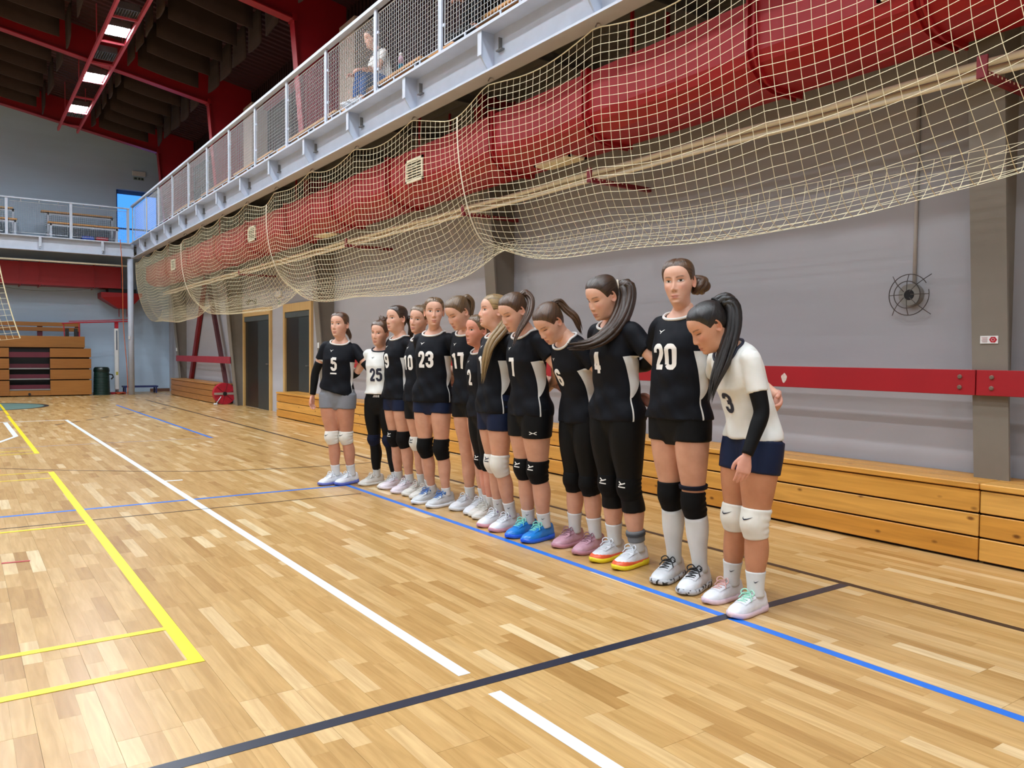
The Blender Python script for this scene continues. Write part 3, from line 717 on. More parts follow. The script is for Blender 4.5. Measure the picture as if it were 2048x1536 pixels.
def exit_sign(loc, ax, label):
    e = empty('exit_sign', loc); tag(e, label, 'sign')
    gm_ = mat('sign_green', '#5d8a80', .4)
    if ax == 'x':
        MB().bevbox(-.05, 0, -.16, .16, .10, .24, .01).build('lamp_body', M_white, e); MB().box(-.012, 0, -.10, .10, -.10, .06).build('plate', M_white, e)
        MB().box(-.015, -.012, -.08, -.01, -.06, .03).box(-.015, -.012, .02, .08, -.06, .03).build('pictogram', gm_, e)
    else:
        MB().bevbox(-.2, .2, -.06, 0, .03, .18, .01).build('lamp_body', M_white, e)
        MB().box(-.17, .15, -.012, 0, -.10, .0).build('plate', mat('sign_plate', '#8fa3a2', .5), e)
        MB().box(-.14, -.06, -.015, -.012, -.08, -.02).box(-.02, .04, -.015, -.012, -.08, -.02).box(.07, .13, -.015, -.012, -.08, -.02).build('pictogram', mat('sign_dark', '#22383c', .5), e)
exit_sign((XW, 17.25, 2.42), 'x', 'small exit sign between the two dark doors'); exit_sign((4.92, YF, 6.95), 'y', 'exit sign high on the end wall above the blue opening')
e = empty('wall_spotlight', (XW, 18.95, 2.5)); tag(e, 'small dark spotlight over the first door', 'lamp')
MB().box(-.02, 0, -.05, .05, -.08, .08).build('plate', M_taupe, e); MB().tube([(-.02, 0, 0), (-.1, 0, .03), (-.16, .03, .0)], .02, 8).build('arm', M_black, e); MB().tube([(-.13, .02, .05), (-.2, .06, -.05)], [.03, .055], 10).build('head', mat('spot_brown', '#4a3a30', .5), e)
# siren with wire guard and conduit
e = empty('wall_siren', (XW, 3.17, 1.77)); tag(e, 'grey round siren with black centre inside a wire guard', 'siren')
def disc(x0, x1, r0, r1, n=24): return MB().tube([(x0, 0, 0), (x1, 0, 0)], [r0, r1], n)
disc(0, -.055, .085, .08).build('body', mat('siren_grey', '#8d8a84', .5), e, False); disc(-.052, -.06, .040, .036).build('mouth', M_black, e)
M_gw = mat('guard_wire', '#4c443f', .45)
for r_, x_ in ((.15, -.06), (.098, -.085)):
    a0, a1 = (.95, 6.9) if r_ > .1 else (0, 6.283)
    MB().tube([(x_, -r_*math.sin(a+.4), r_*math.cos(a+.4)) for a in np.linspace(a0, a1, 40)], .0035, 5).build('guard_ring', M_gw, e)
for a in np.arange(0, 6.28, math.pi/4):
    rr = .205 if abs((a/(math.pi/2)) % 1-.5) < .1 else .15
    MB().tube([(-.09, .03*math.sin(a), .03*math.cos(a)), (-.085, .098*math.sin(a), .098*math.cos(a)), (-.06, .15*math.sin(a), .15*math.cos(a)), (-.02 if rr > .2 else -.06, rr*math.sin(a), rr*math.cos(a))], .003, 5).build('guard_spoke', M_gw, e)
tag(MB().cyl((XW-.012, 3.155, 1.84), (XW-.012, 3.155, 3.3), .013, 10).build('wall_conduit', mat('conduit_grey', '#b9b6b4', .5), None, True), 'thin grey conduit running up from the siren', 'conduit')
# sticker on the nearest column
e = empty('warning_sticker', (col_x(1.43)-.003, 2.5, 1.43)); tag(e, 'small white sticker with red hexagon on the nearest column', 'sign')
MB().box(-.001, .001, -.055, .055, -.025, .025).build('plate', M_white, e)
MB().prism([(-.025+.024*math.cos(a), .021*math.sin(a)) for a in np.arange(0, 6.28, math.pi/3)], 'x', -.0025, -.001).build('hexagon', mat('sticker_red', '#b0182a', .4), e)
MB().tube([(-.003, -.025+.009*math.cos(a), .009*math.sin(a)) for a in np.linspace(0, 6.28, 14)], .0012, 4).build('emblem', M_white, e)
for k, z in enumerate((.015, .009, .003, -.003, -.009, -.015)): MB().box(-.0022, -.001, .008+.002*(k % 2), .047-.003*(k % 3), z-.0012, z+.0012).build('text_line', mat('sticker_text', '#b08a8a', .5), e)
tag(MB().bevbox(col_x(1.5)-.02, col_x(1.5), 14.17, 14.23, 1.40, 1.5, .004).build('switch_plate', M_white), 'small white switch on the column beside the second door', 'switch')
tag(MB().bevbox(col_x(1.35)-.022, col_x(1.35), 25.86, 25.94, 1.33, 1.43, .004).build('switch_plate', M_white), 'small white switch on the farthest column', 'switch')
tag(MB().box(5.2, XW, YF-.02, YF, 0, .1).build('baseboard_far', mat('skirting_brown', '#6d4a38', .6)), 'brown skirting', kind='structure')

# ================================================================== FAR END
M_bl = wood_tone('bleacher_ply', [(0, '#8f5a26'), (1, '#a06a2e')], 'obj', .35, (2, 30, 30), .12)  # ply browns darkened so the colour carries the end gallery's shadow
M_maroon = mat('bleacher_maroon', '#5a1326', .5)
def bleachers():
    e = empty('bleachers', (1.5, 26.5, 0)); tag(e, 'closed wooden bleachers with dark stair opening at the end wall', 'bleachers')
    def P(b, nm, m, par=e): return local(b, e).build(nm, m, par)
    rows = [(.03, .455), (.485, .77), (.80, 1.085), (1.125, 1.385)]
    for x0, x1 in ((-2.6, 1.2), (2.2, 3.26)):
        for i, (a, bb) in enumerate(rows): P(MB().bevbox(x0, x1, 26.48+.02*i, 26.52+.02*i, a, bb, .004), 'front_panel', M_bl)
        P(MB().box(x0, x1-.04, 26.62, 28.2, .0, 1.36), 'carcass', mat('bleacher_inside', '#140c0a', .8))
    P(MB().box(1.2, 2.2, 26.5, 26.56, .03, .17), 'kick_panel', M_bl)
    P(MB().box(1.2, 2.2, 26.9, 28.2, .0, 1.1), 'stair_back', M_black)
    for i, z in enumerate((.18, .48, .78)):
        P(MB().box(1.2, 2.2, 26.52+.06*i, 26.6+.06*i, z, z+.035), 'stair_edge', M_steel); P(MB().box(1.2, 2.2, 26.62+.06*i, 26.64+.06*i, z+.035, z+.15), 'stair_riser', M_maroon)
    P(MB().box(1.2, 2.2, 26.6, 26.66, 1.12, 1.27), 'stair_top', M_maroon)
    P(MB().bevbox(-2.6, 3.14, 26.9, 26.95, 1.41, 1.74, .004), 'rear_panel', M_bl)
    for z0, z1 in ((1.9, 2.02), (2.05, 2.17)): P(MB().bevbox(-2.6, 3.12, 27.75, 27.79, z0, z1, .004), 'back_plank', M_bl)
    for x in (-1.2, .9, 1.98, 2.98): P(MB().box(x, x+.14, 27.79, 27.85, 1.4, 2.1), 'back_support', M_maroon)
    P(MB().box(-2.6, 3.12, 26.95, 28.2, .9, 1.41), 'upper_carcass', MATS['bleacher_inside'])
    P(MB().cyl((1.68, 26.46, .07), (1.68, 26.5, .07), .035, 10), 'lock', M_black)
bleachers()
def bin_():
    e = empty('waste_bin', (3.56, 26.75, 0)); tag(e, 'dark green ribbed waste bin with bag beside the bleachers', 'bin')
    m = mat('bin_green', '#14302a', .45); prof = [(.235, 0)]
    for k in range(14): z = .03+k*.047; r = .235-.03*z; prof += [(r, z), (r-.012, z+.012), (r-.012, z+.03), (r, z+.042)]
    prof += [(.215, .70), (.2, .71)]
    MB().lathe(prof, n=28).build('body', m, e, False)
    MB().lathe([(.212, .70), (.225, .72), (.21, .80), (.18, .835), (.1, .84), (.0001, .842)], n=24).build('bag', mat('bin_bag', '#10221e', .25, bump=.5, bscale=25), e, True)
    MB().tube([(.2, -.03, .62), (.29, -.05, .6), (.31, -.05, .53), (.25, -.05, .47)], .022, 6).build('handle', M_black, e)
bin_()
def post():
    e = empty('net_post', (4.05, 27.25, 0)); tag(e, 'white padded net post with long red arm in the far corner', 'post')
    mr = mat('arm_red', '#b0152a', .45)
    MB().bevbox(-.06, .06, -.05, .05, .12, 2.02, .02).build('padding', M_white, e)
    MB().box(-.02, .02, -.053, -.05, 1.35, 1.95).build('stripe', mat('post_stripe', '#5b6270', .6), e)
    MB().box(-.03, .03, -.054, -.05, .58, .68).build('sticker', mat('sticker_yellow', '#b0a43a', .5), e)
    MB().box(-.05, .05, -.05, .05, 2.02, 2.22).build('clamp', mr, e)
    MB().tube([(.35, -.06, 2.24), (-1.05, -.2, 2.16), (-1.5, -.25, 2.12)], .018, 6).build('arm', mr, e)
    MB().tube([(.35, -.02, 2.30), (-1.3, -.16, 2.19)], .012, 6).build('stay', mr, e)
    for x in (-1.45, -1.05):
        MB().tube([(x, -.23, 2.14), (x+.03, -.23, 1.55)], .014, 6).build('drop_rod', mr, e)
    for x in (-1.36, -1.13): MB().bevbox(x-.045, x+.045, -.27, -.19, 1.52, 1.98, .01).build('pad', M_black, e)
    MB().box(-.2, .22, -.2, .2, 0, .05).build('base', mr, e); MB().cyl((0, 0, .04), (0, 0, .14), .05, 10).build('foot', M_steel, e)
post()
def mats():
    b = MB()
    e = empty('folded_barrier', (4.75, 27.5, 0)); tag(e, 'dark blue folded frame on the floor behind the round column', 'frame')
    m = mat('frame_blue', '#1f2e66', .5)
    MB().box(-.5, .5, -.2, .2, .18, .23).build('top', m, e)
    for x in (-.45, .45):
        for y in (-.16, .16): MB().box(x-.02, x+.02, y-.02, y+.02, 0, .18).build('leg', m, e)
mats()
b = MB(); r_ = random.Random(2); pts = [(r_.uniform(3.95, 4.22), r_.uniform(26.75, 27.15), .02+.03*r_.random()) for _ in range(60)]
tag(b.tube(pts, .014, 5).build('orange_cord', mat('cord_orange', '#c4522a', .7), None, True), 'tangled orange cord heap beside the waste bin', 'cord')
# cable reel with red cover
def reel():
    e = empty('cable_reel', (5.50, 20.62, 0)); tag(e, 'round red covered reel standing at the end of the bench', 'reel')
    m = mat('reel_red', '#b3142c', .5, var=.15, scale=12)
    MB().tube([(0, .06, .27), (0, -.10, .27)], .27, 28).build('cover', m, e)
    MB().tube([(0, -.1, .27), (0, -.115, .27)], .05, 14).build('hub', M_black, e)
    MB().box(-.26, .26, -.112, -.1, .245, .30).build('strap', mat('strap_grey', '#9a8f84', .7), e)
    for a in np.arange(.3, 6.28, 1.05): MB().tube([(.06*math.cos(a), -.104, .27+.06*math.sin(a)), (.25*math.cos(a), -.104, .27+.25*math.sin(a))], .006, 5).build('fold', mat('reel_dark', '#6a0d1c', .6), e)
    MB().tube([(-.1, -.12, .2), (-.2, -.14, .06), (-.24, -.14, .02)], .012, 6).build('cable_end', M_steel, e)
    MB().bevbox(-.28, -.2, -.2, -.1, 0, .04, .01).build('plug', M_white, e)
reel()
# ================================================================== PEOPLE
def sstep(a, b, x):
    t = np.clip((np.asarray(x, float)-a)/(b-a), 0, 1); return t*t*(3-2*t)
def nrm(v): v = np.asarray(v, float); return v/(np.linalg.norm(v)+1e-12)
def grid_faces(nr, nc, closed=True, o=0):
    f = []
    for i in range(nr-1):
        for k in range(nc if closed else nc-1): f.append((o+i*nc+k, o+i*nc+(k+1) % nc, o+(i+1)*nc+(k+1) % nc, o+(i+1)*nc+k))
    return f
def loft(rings, cap=True):
    rings = np.array(rings); nr, nc = rings.shape[:2]; f = grid_faces(nr, nc)
    v = rings.reshape(-1, 3)
    if cap: f = f+[tuple(range(nc-1, -1, -1)), tuple(range((nr-1)*nc, nr*nc))]
    return v, f
def frames(P, up=(0, 1, 0)):
    P = np.array(P, float); T = np.gradient(P, axis=0); T /= np.linalg.norm(T, axis=1)[:, None]+1e-12
    A = np.tile(np.array(up, float), (len(P), 1)); A -= (A*T).sum(1)[:, None]*T; A /= np.linalg.norm(A, axis=1)[:, None]+1e-12
    return T, A, np.cross(A, T)
def tube_rings(P, R, n=20, up=(0, 1, 0)):
    T, A, B = frames(P, up); an = np.linspace(0, 2*math.pi, n, endpoint=False); R = np.broadcast_to(np.asarray(R, float), (len(P),))
    return np.array([P[i]+R[i]*(np.cos(an)[:, None]*A[i]+np.sin(an)[:, None]*B[i]) for i in range(len(P))])
def spline(P, n):
    """Catmull-Rom through P, n samples, parameter by index"""
    P = np.array(P, float); m = len(P); Q = np.vstack([2*P[0]-P[1], P, 2*P[-1]-P[-2]]); out = []
    for t in np.linspace(0, m-1, n):
        i = min(int(t), m-2); u = t-i; a, b, c, d = Q[i], Q[i+1], Q[i+2], Q[i+3]
        out.append(.5*((2*b)+(-a+c)*u+(2*a-5*b+4*c-d)*u*u+(-a+3*b-3*c+d)*u**3))
    return np.array(out)
def mesh_np(name, v, f):
    me = bpy.data.meshes.new(name); me.from_pydata(np.asarray(v, float).tolist(), [], f); me.update(); return me
def smooth_np(V, E, it, lam=.5, mu=-.52):
    n = len(V); deg = np.bincount(E.ravel(), minlength=n).astype(float)[:, None]; deg[deg == 0] = 1
    for k in range(it):
        for l in (lam, mu):
            S = np.zeros_like(V)
            for c in range(3): S[:, c] = np.bincount(E[:, 0], V[E[:, 1], c], n)+np.bincount(E[:, 1], V[E[:, 0], c], n)
            V = V+l*(S/deg-V)
    return V
def fuse(parts, voxel, it=3, lap=1):
    """union of closed solids into one continuous skin; returns verts, faces"""
    v = []; f = []
    for pv, pf in parts:
        o = len(v); v.extend(np.asarray(pv, float).tolist()); f.extend([tuple(i+o for i in q) for q in pf])
    me = bpy.data.meshes.new('tmp'); me.from_pydata(v, [], f); me.update()
    bm = bmesh.new(); bm.from_mesh(me); bmesh.ops.recalc_face_normals(bm, faces=bm.faces); bm.to_mesh(me); bm.free()
    o = bpy.data.objects.new('tmp', me); C.objects.link(o)
    md = o.modifiers.new('r', 'REMESH'); md.mode = 'VOXEL'; md.voxel_size = voxel
    dg = bpy.context.evaluated_depsgraph_get(); ev = o.evaluated_get(dg); m2 = ev.to_mesh()
    n = len(m2.vertices); V = np.empty(n*3, np.float32); m2.vertices.foreach_get('co', V); V = V.reshape(-1, 3).astype(float)
    E = np.empty(len(m2.edges)*2, np.int32); m2.edges.foreach_get('vertices', E); E = E.reshape(-1, 2)
    F = [tuple(p.vertices) for p in m2.polygons]
    ev.to_mesh_clear(); bpy.data.objects.remove(o); bpy.data.meshes.remove(me)
    V = smooth_np(V, E, it)
    if lap: V = smooth_np(V, E, lap, .5, 0)
    return V, F

TZ = [.76, .82, .88, .94, 1.00, 1.06, 1.13, 1.20, 1.26, 1.32, 1.37, 1.405, 1.43, 1.45, 1.47, 1.50]
TA = [.12, .156, .170, .162, .144, .129, .131, .139, .144, .147, .150, .136, .102, .073, .056, .048]
TBF = [.06, .085, .095, .098, .094, .088, .092, .108, .118, .108, .088, .071, .058, .051, .045, .042]
TBB = [.08, .112, .122, .108, .092, .086, .088, .094, .098, .100, .097, .086, .073, .062, .053, .049]
TYC = [0, 0, 0, 0, 0, 0, .005, 0, 0, -.008, -.012, -.015, -.018, -.020, -.018, -.014]
RT = [0, .1, .2, .3, .40, .47, .52, .57, .66, .74, .84, .93, 1.0]
RR = [.090, .093, .088, .079, .066, .057, .053, .051, .057, .055, .042, .035, .036]

# ---- head: rings given by front, back and side points  (yf, zf, yb, zb, w, ys, zs)
HR = np.array([
 (.024, -.235, -.064, -.205, .054, -.018, -.220), (.021, -.180, -.066, -.150, .047, -.020, -.165), (.028, -.134, -.072, -.105, .0455, -.016, -.118),
 (.060, -.116, -.080, -.075, .0475, -.008, -.088), (.081, -.108, -.087, -.050, .050, -.004, -.068), (.0905, -.095, -.092, -.030, .0555, .0, -.050),
 (.0925, -.077, -.095, -.012, .0620, .002, -.034), (.0935, -.056, -.098, .005, .0670, .002, -.019), (.0925, -.035, -.100, .020, .0700, .002, -.004), (.0910, -.014, -.101, .034, .0718, .001, .012),
 (.0895, .008, -.101, .048, .0722, .0, .028), (.0928, .031, -.100, .062, .0722, -.002, .045), (.0925, .056, -.095, .076, .0705, -.004, .064), (.081, .082, -.084, .092, .0625, -.006, .087), (.056, .102, -.062, .106, .046, -.007, .104), (.024, .1125, -.034, .1135, .022, -.008, .113), (.000, .115, -.016, .115, .004, -.008, .115)])
NA, NSUB = 116, 6
_th = np.linspace(-math.pi, math.pi, NA, endpoint=False); AZ = _th-.50*np.sin(_th)
HK = spline(HR, (len(HR)-1)*NSUB+1)
def head_grid(jaw=1.0, extra=None):
    c, s = np.cos(AZ), np.sin(AZ)
    yf, zf, yb, zb, w_, ys, zs = (HK[:, i][:, None] for i in range(7))
    front = c > 0
    y = np.where(front, ys+(yf-ys)*np.abs(c)**.92, ys+(yb-ys)*np.abs(c)); ex = np.interp(HK[:, 1], [-.12, -.09, -.03, .03], [1.0, 1.06, .95, .88])[:, None]; x = w_*np.sign(s)*np.abs(s)**ex
    z = np.where(front, zs+(zf-zs)*np.abs(c)**1.3, zs+(zb-zs)*np.abs(c)**1.3)
    ax = np.abs(x); fr = sstep(.02, .06, y)
    def G(cx, cz, sx, sz): return np.exp(-((ax-cx)/sx)**2-((z-cz)/sz)**2)
    d = np.zeros_like(x)
    prof = np.interp(z, [-.050, -.043, -.036, -.029, -.018, .005, .022, .034], [0, .16, .72, 1.0, .90, .48, .18, 0])
    wid = np.interp(z, [-.045, -.03, 0, .03], [.0110, .0100, .0075, .0075])
    d += .0215*prof*np.exp(-(ax/wid)**2)
    d += .0065*G(.0115, -.034, .0052, .0068)
    d -= .0090*G(.0315, .009, .0185, .0125)
    d += .0018*G(.030, .030, .022, .008)
    d += .0065*G(0, -.0625, .017, .0048)+.0070*G(0, -.0745, .0155, .0055)-.0026*np.exp(-((z+.0685)/.0022)**2)*np.exp(-(ax/.024)**2)
    d -= .0030*G(0, -.087, .022, .005)
    d += .0040*G(0, -.098, .015, .010)
    d += .0050*G(.042, -.022, .018, .020)
    y = y+d*fr
    return np.stack([x, y, z], -1), fr
HG, HFR = head_grid()
def head_normals(G):
    du = np.roll(G, -1, 1)-np.roll(G, 1, 1); dv = np.gradient(G, axis=0); n = np.cross(du, dv); n /= np.linalg.norm(n, axis=2)[..., None]+1e-12; return n
HN = head_normals(HG)
if (HN[60, NA//2] @ np.array([0, 1, 0])) < 0: HN = -HN
HAIR_AZ = np.radians([0, 22, 40, 54, 66, 76, 84, 92, 100, 112, 130, 180]); HAIR_Z = [.086, .084, .077, .063, .036, .006, .012, .016, .004, -.020, -.050, -.070]

def skin_mat():
    m, nt, b = nodes_of('skin'); N = nt.nodes.new; L = nt.links.new
    a = N('ShaderNodeAttribute'); a.attribute_name = 'Col'
    g = N('ShaderNodeNewGeometry'); n = N('ShaderNodeTexNoise'); n.inputs['Scale'].default_value = 14; n.inputs['Detail'].default_value = 4; L(g.outputs['Position'], n.inputs['Vector'])
    r = N('ShaderNodeValToRGB'); r.color_ramp.elements[0].color = (.93, .88, .86, 1); r.color_ramp.elements[1].color = (1.04, 1.02, 1.02, 1); r.color_ramp.elements[0].position = .35; r.color_ramp.elements[1].position = .65
    L(n.outputs['Fac'], r.inputs[0]); mx = N('ShaderNodeMixRGB'); mx.blend_type = 'MULTIPLY'; mx.inputs['Fac'].default_value = 1
    L(a.outputs['Color'], mx.inputs[1]); L(r.outputs[0], mx.inputs[2]); L(mx.outputs[0], b.inputs['Base Color'])
    b.inputs['Roughness'].default_value = .5; b.inputs['Specular IOR Level'].default_value = .35
    b.inputs['Subsurface Weight'].default_value = .12; b.inputs['Subsurface Radius'].default_value = (.012, .005, .003); b.inputs['Subsurface Scale'].default_value = 1.0
    return m
M_skin = skin_mat()
def eye_mat():
    m, nt, b = nodes_of('eye'); a = nt.nodes.new('ShaderNodeAttribute'); a.attribute_name = 'Col'; nt.links.new(a.outputs['Color'], b.inputs['Base Color']); b.inputs['Roughness'].default_value = .35; return m
M_eye = eye_mat()
def hair_mat(name, c0, c1):
    if name in MATS: return MATS[name]
    m, nt, b = nodes_of(name); N = nt.nodes.new; L = nt.links.new
    a = N('ShaderNodeAttribute'); a.attribute_name = 'hs'; mp = N('ShaderNodeMapping'); mp.inputs['Scale'].default_value = (3.4, .35, 1); L(a.outputs['Vector'], mp.inputs['Vector'])
    n = N('ShaderNodeTexNoise'); n.inputs['Scale'].default_value = 2.2; n.inputs['Detail'].default_value = 6; n.inputs['Roughness'].default_value = .65; L(mp.outputs[0], n.inputs['Vector'])
    r = N('ShaderNodeValToRGB'); r.color_ramp.elements[0].position = .32; r.color_ramp.elements[1].position = .72
    r.color_ramp.elements[0].color = (*hexc(c0), 1); r.color_ramp.elements[1].color = (*hexc(c1), 1); L(n.outputs['Fac'], r.inputs[0]); L(r.outputs[0], b.inputs['Base Color'])
    bp = N('ShaderNodeBump'); bp.inputs['Strength'].default_value = .55; bp.inputs['Distance'].default_value = .006; L(n.outputs['Fac'], bp.inputs['Height']); L(bp.outputs[0], b.inputs['Normal'])
    b.inputs['Roughness'].default_value = .32; b.inputs['Specular IOR Level'].default_value = .6; MATS[name] = m; return m
def cloth(name, col, rough=.8, wr=.35, sc=14, spec=.2):
    """knitted sportswear with soft folds"""
    if name in MATS: return MATS[name]
    m = mat(name, col, rough, var=.05, scale=9, bump=wr*.6, bscale=sc*.55, spec=spec); 
    for nd in m.node_tree.nodes:
        if nd.type == 'BUMP': nd.inputs['Distance'].default_value = .03
        if nd.type == 'TEX_NOISE' and abs(nd.inputs['Scale'].default_value-sc*.55) < 1e-3: nd.inputs['Detail'].default_value = 2; nd.inputs['Distortion'].default_value = .25
    return m
M_jblack = cloth('jersey_black', '#060912', .68); M_jwhite = cloth('jersey_white', '#dfdfda', .75, .4)
M_shorts = cloth('shorts_black', '#05070b', .6, .25); M_navy = cloth('shorts_navy', '#121d38', .6, .3); M_greysh = cloth('shorts_grey', '#7a7d84', .65, .35)
M_legg = cloth('leggings_black', '#040507', .62, .22); M_pad = cloth('knee_pad_black', '#040405', .75, .3); M_padw = cloth('knee_pad_white', '#dcd9d0', .8, .4)
M_sock = cloth('sock_white', '#d2d2d0', .9, .05, 30); M_sleeve = cloth('arm_sleeve_black', '#060709', .65, .3)
M_print = mat('print_white', '#e8e4de', .6, var=.02); M_printd = mat('print_navy', '#141a30', .6, var=.02); M_panel = cloth('panel_white', '#d9d8d4', .75, .4)

DIG = {
 '0': [[(.1, .2), (.19, .1), (.36, .1), (.45, .2), (.45, .8), (.36, .9), (.19, .9), (.1, .8), (.1, .2)]],
 '1': [[(.3, .02), (.3, .93)], [(.33, .88), (.22, .84), (.08, .76)]],
 '2': [[(.1, .66), (.1, .8), (.19, .9), (.36, .9), (.45, .8), (.45, .66), (.38, .5), (.14, .14)], [(.04, .1), (.49, .1)]],
 '3': [[(.1, .70), (.1, .8), (.19, .9), (.36, .9), (.45, .8), (.45, .62), (.37, .53), (.22, .52)], [(.22, .52), (.37, .5), (.45, .4), (.45, .2), (.36, .1), (.19, .1), (.1, .2), (.1, .3)]],
 '4': [[(.36, .02), (.36, .97)], [(.33, .93), (.08, .3)], [(.02, .28), (.52, .28)]],
 '5': [[(.48, .9), (.13, .9)], [(.14, .93), (.12, .53)], [(.12, .55), (.22, .61), (.36, .6), (.45, .5), (.45, .2), (.36, .1), (.19, .1), (.1, .2), (.1, .28)]],
 '6': [[(.44, .72), (.44, .8), (.36, .9), (.19, .9), (.1, .8), (.1, .2), (.19, .1), (.36, .1), (.45, .2), (.45, .44), (.36, .54), (.22, .54), (.12, .46)]],
 '7': [[(.05, .9), (.5, .9)], [(.44, .92), (.24, .02)]]}
DIG['J'] = [[(.45, .95), (.45, .2), (.36, .1), (.19, .1), (.1, .22)]]; DIG['O'] = DIG['0']; DIG['R'] = [[(.1, .02), (.1, .9), (.36, .9), (.45, .8), (.45, .6), (.36, .5), (.12, .5)], [(.26, .5), (.47, .02)]]
DIG['9'] = [[(.55-x, 1-y) for x, y in s] for s in DIG['6']]
def ribbon2d(P, wd, taper=None, step=.06):
    P = np.array(P, float); seg = np.linalg.norm(np.diff(P, axis=0), axis=1); L = np.concatenate([[0], np.cumsum(seg)]); n = max(3, int(L[-1]/step)+1)
    t = np.linspace(0, L[-1], n); Q = np.stack([np.interp(t, L, P[:, 0]), np.interp(t, L, P[:, 1])], 1)
    T = np.gradient(Q, axis=0); T /= np.linalg.norm(T, axis=1)[:, None]+1e-9; Nn = np.stack([-T[:, 1], T[:, 0]], 1)
    w_ = np.full(n, wd) if taper is None else wd*np.interp(np.linspace(0, 1, n), *zip(*taper))
    cols = [Q+Nn*(w_*k)[:, None] for k in (-.5, -.17, .17, .5)]
    v = np.stack(cols, 1).reshape(-1, 2); f = grid_faces(n, 4, False); return v, f
def place2d(items, mapper, u0, v0, sx, sy):
    V = []; F = []
    for v, f in items:
        o = len(V)
        for (a, b) in v: V.append(mapper(u0+a*sx, v0+b*sy))
        F += [tuple(i+o for i in q) for q in f]
    return V, F
RUNBIRD = [([(-1, .35), (-.3, .0), (.15, -.1)], .28, [(0, .2), (1, 1)]), ([(-.05, -.55), (.1, -.1), (.55, .25), (1.1, .45)], .26, [(0, .9), (.5, 1), (1, .15)])]
SWOOSH = [([(-.9, .35), (-.95, -.05), (-.6, -.3), (.1, -.1), (1.1, .4)], .34, [(0, .15), (.35, 1), (1, .08)])]
KMARK = [([(-.8, .75), (.0, .1), (.9, .45)], .30, None), ([(-.7, -.2), (-.05, .1)], .28, None), ([(-.9, -.65), (.9, -.75)], .30, None)]
UAMARK = [([(-1, .5), (-.55, .3), (-.3, 0), (-.55, -.3), (-1, -.5)], .26, None), ([(1, .5), (.55, .3), (.3, 0), (.55, -.3), (1, -.5)], .26, None), ([(-.5, 0), (.5, 0)], .26, None)]

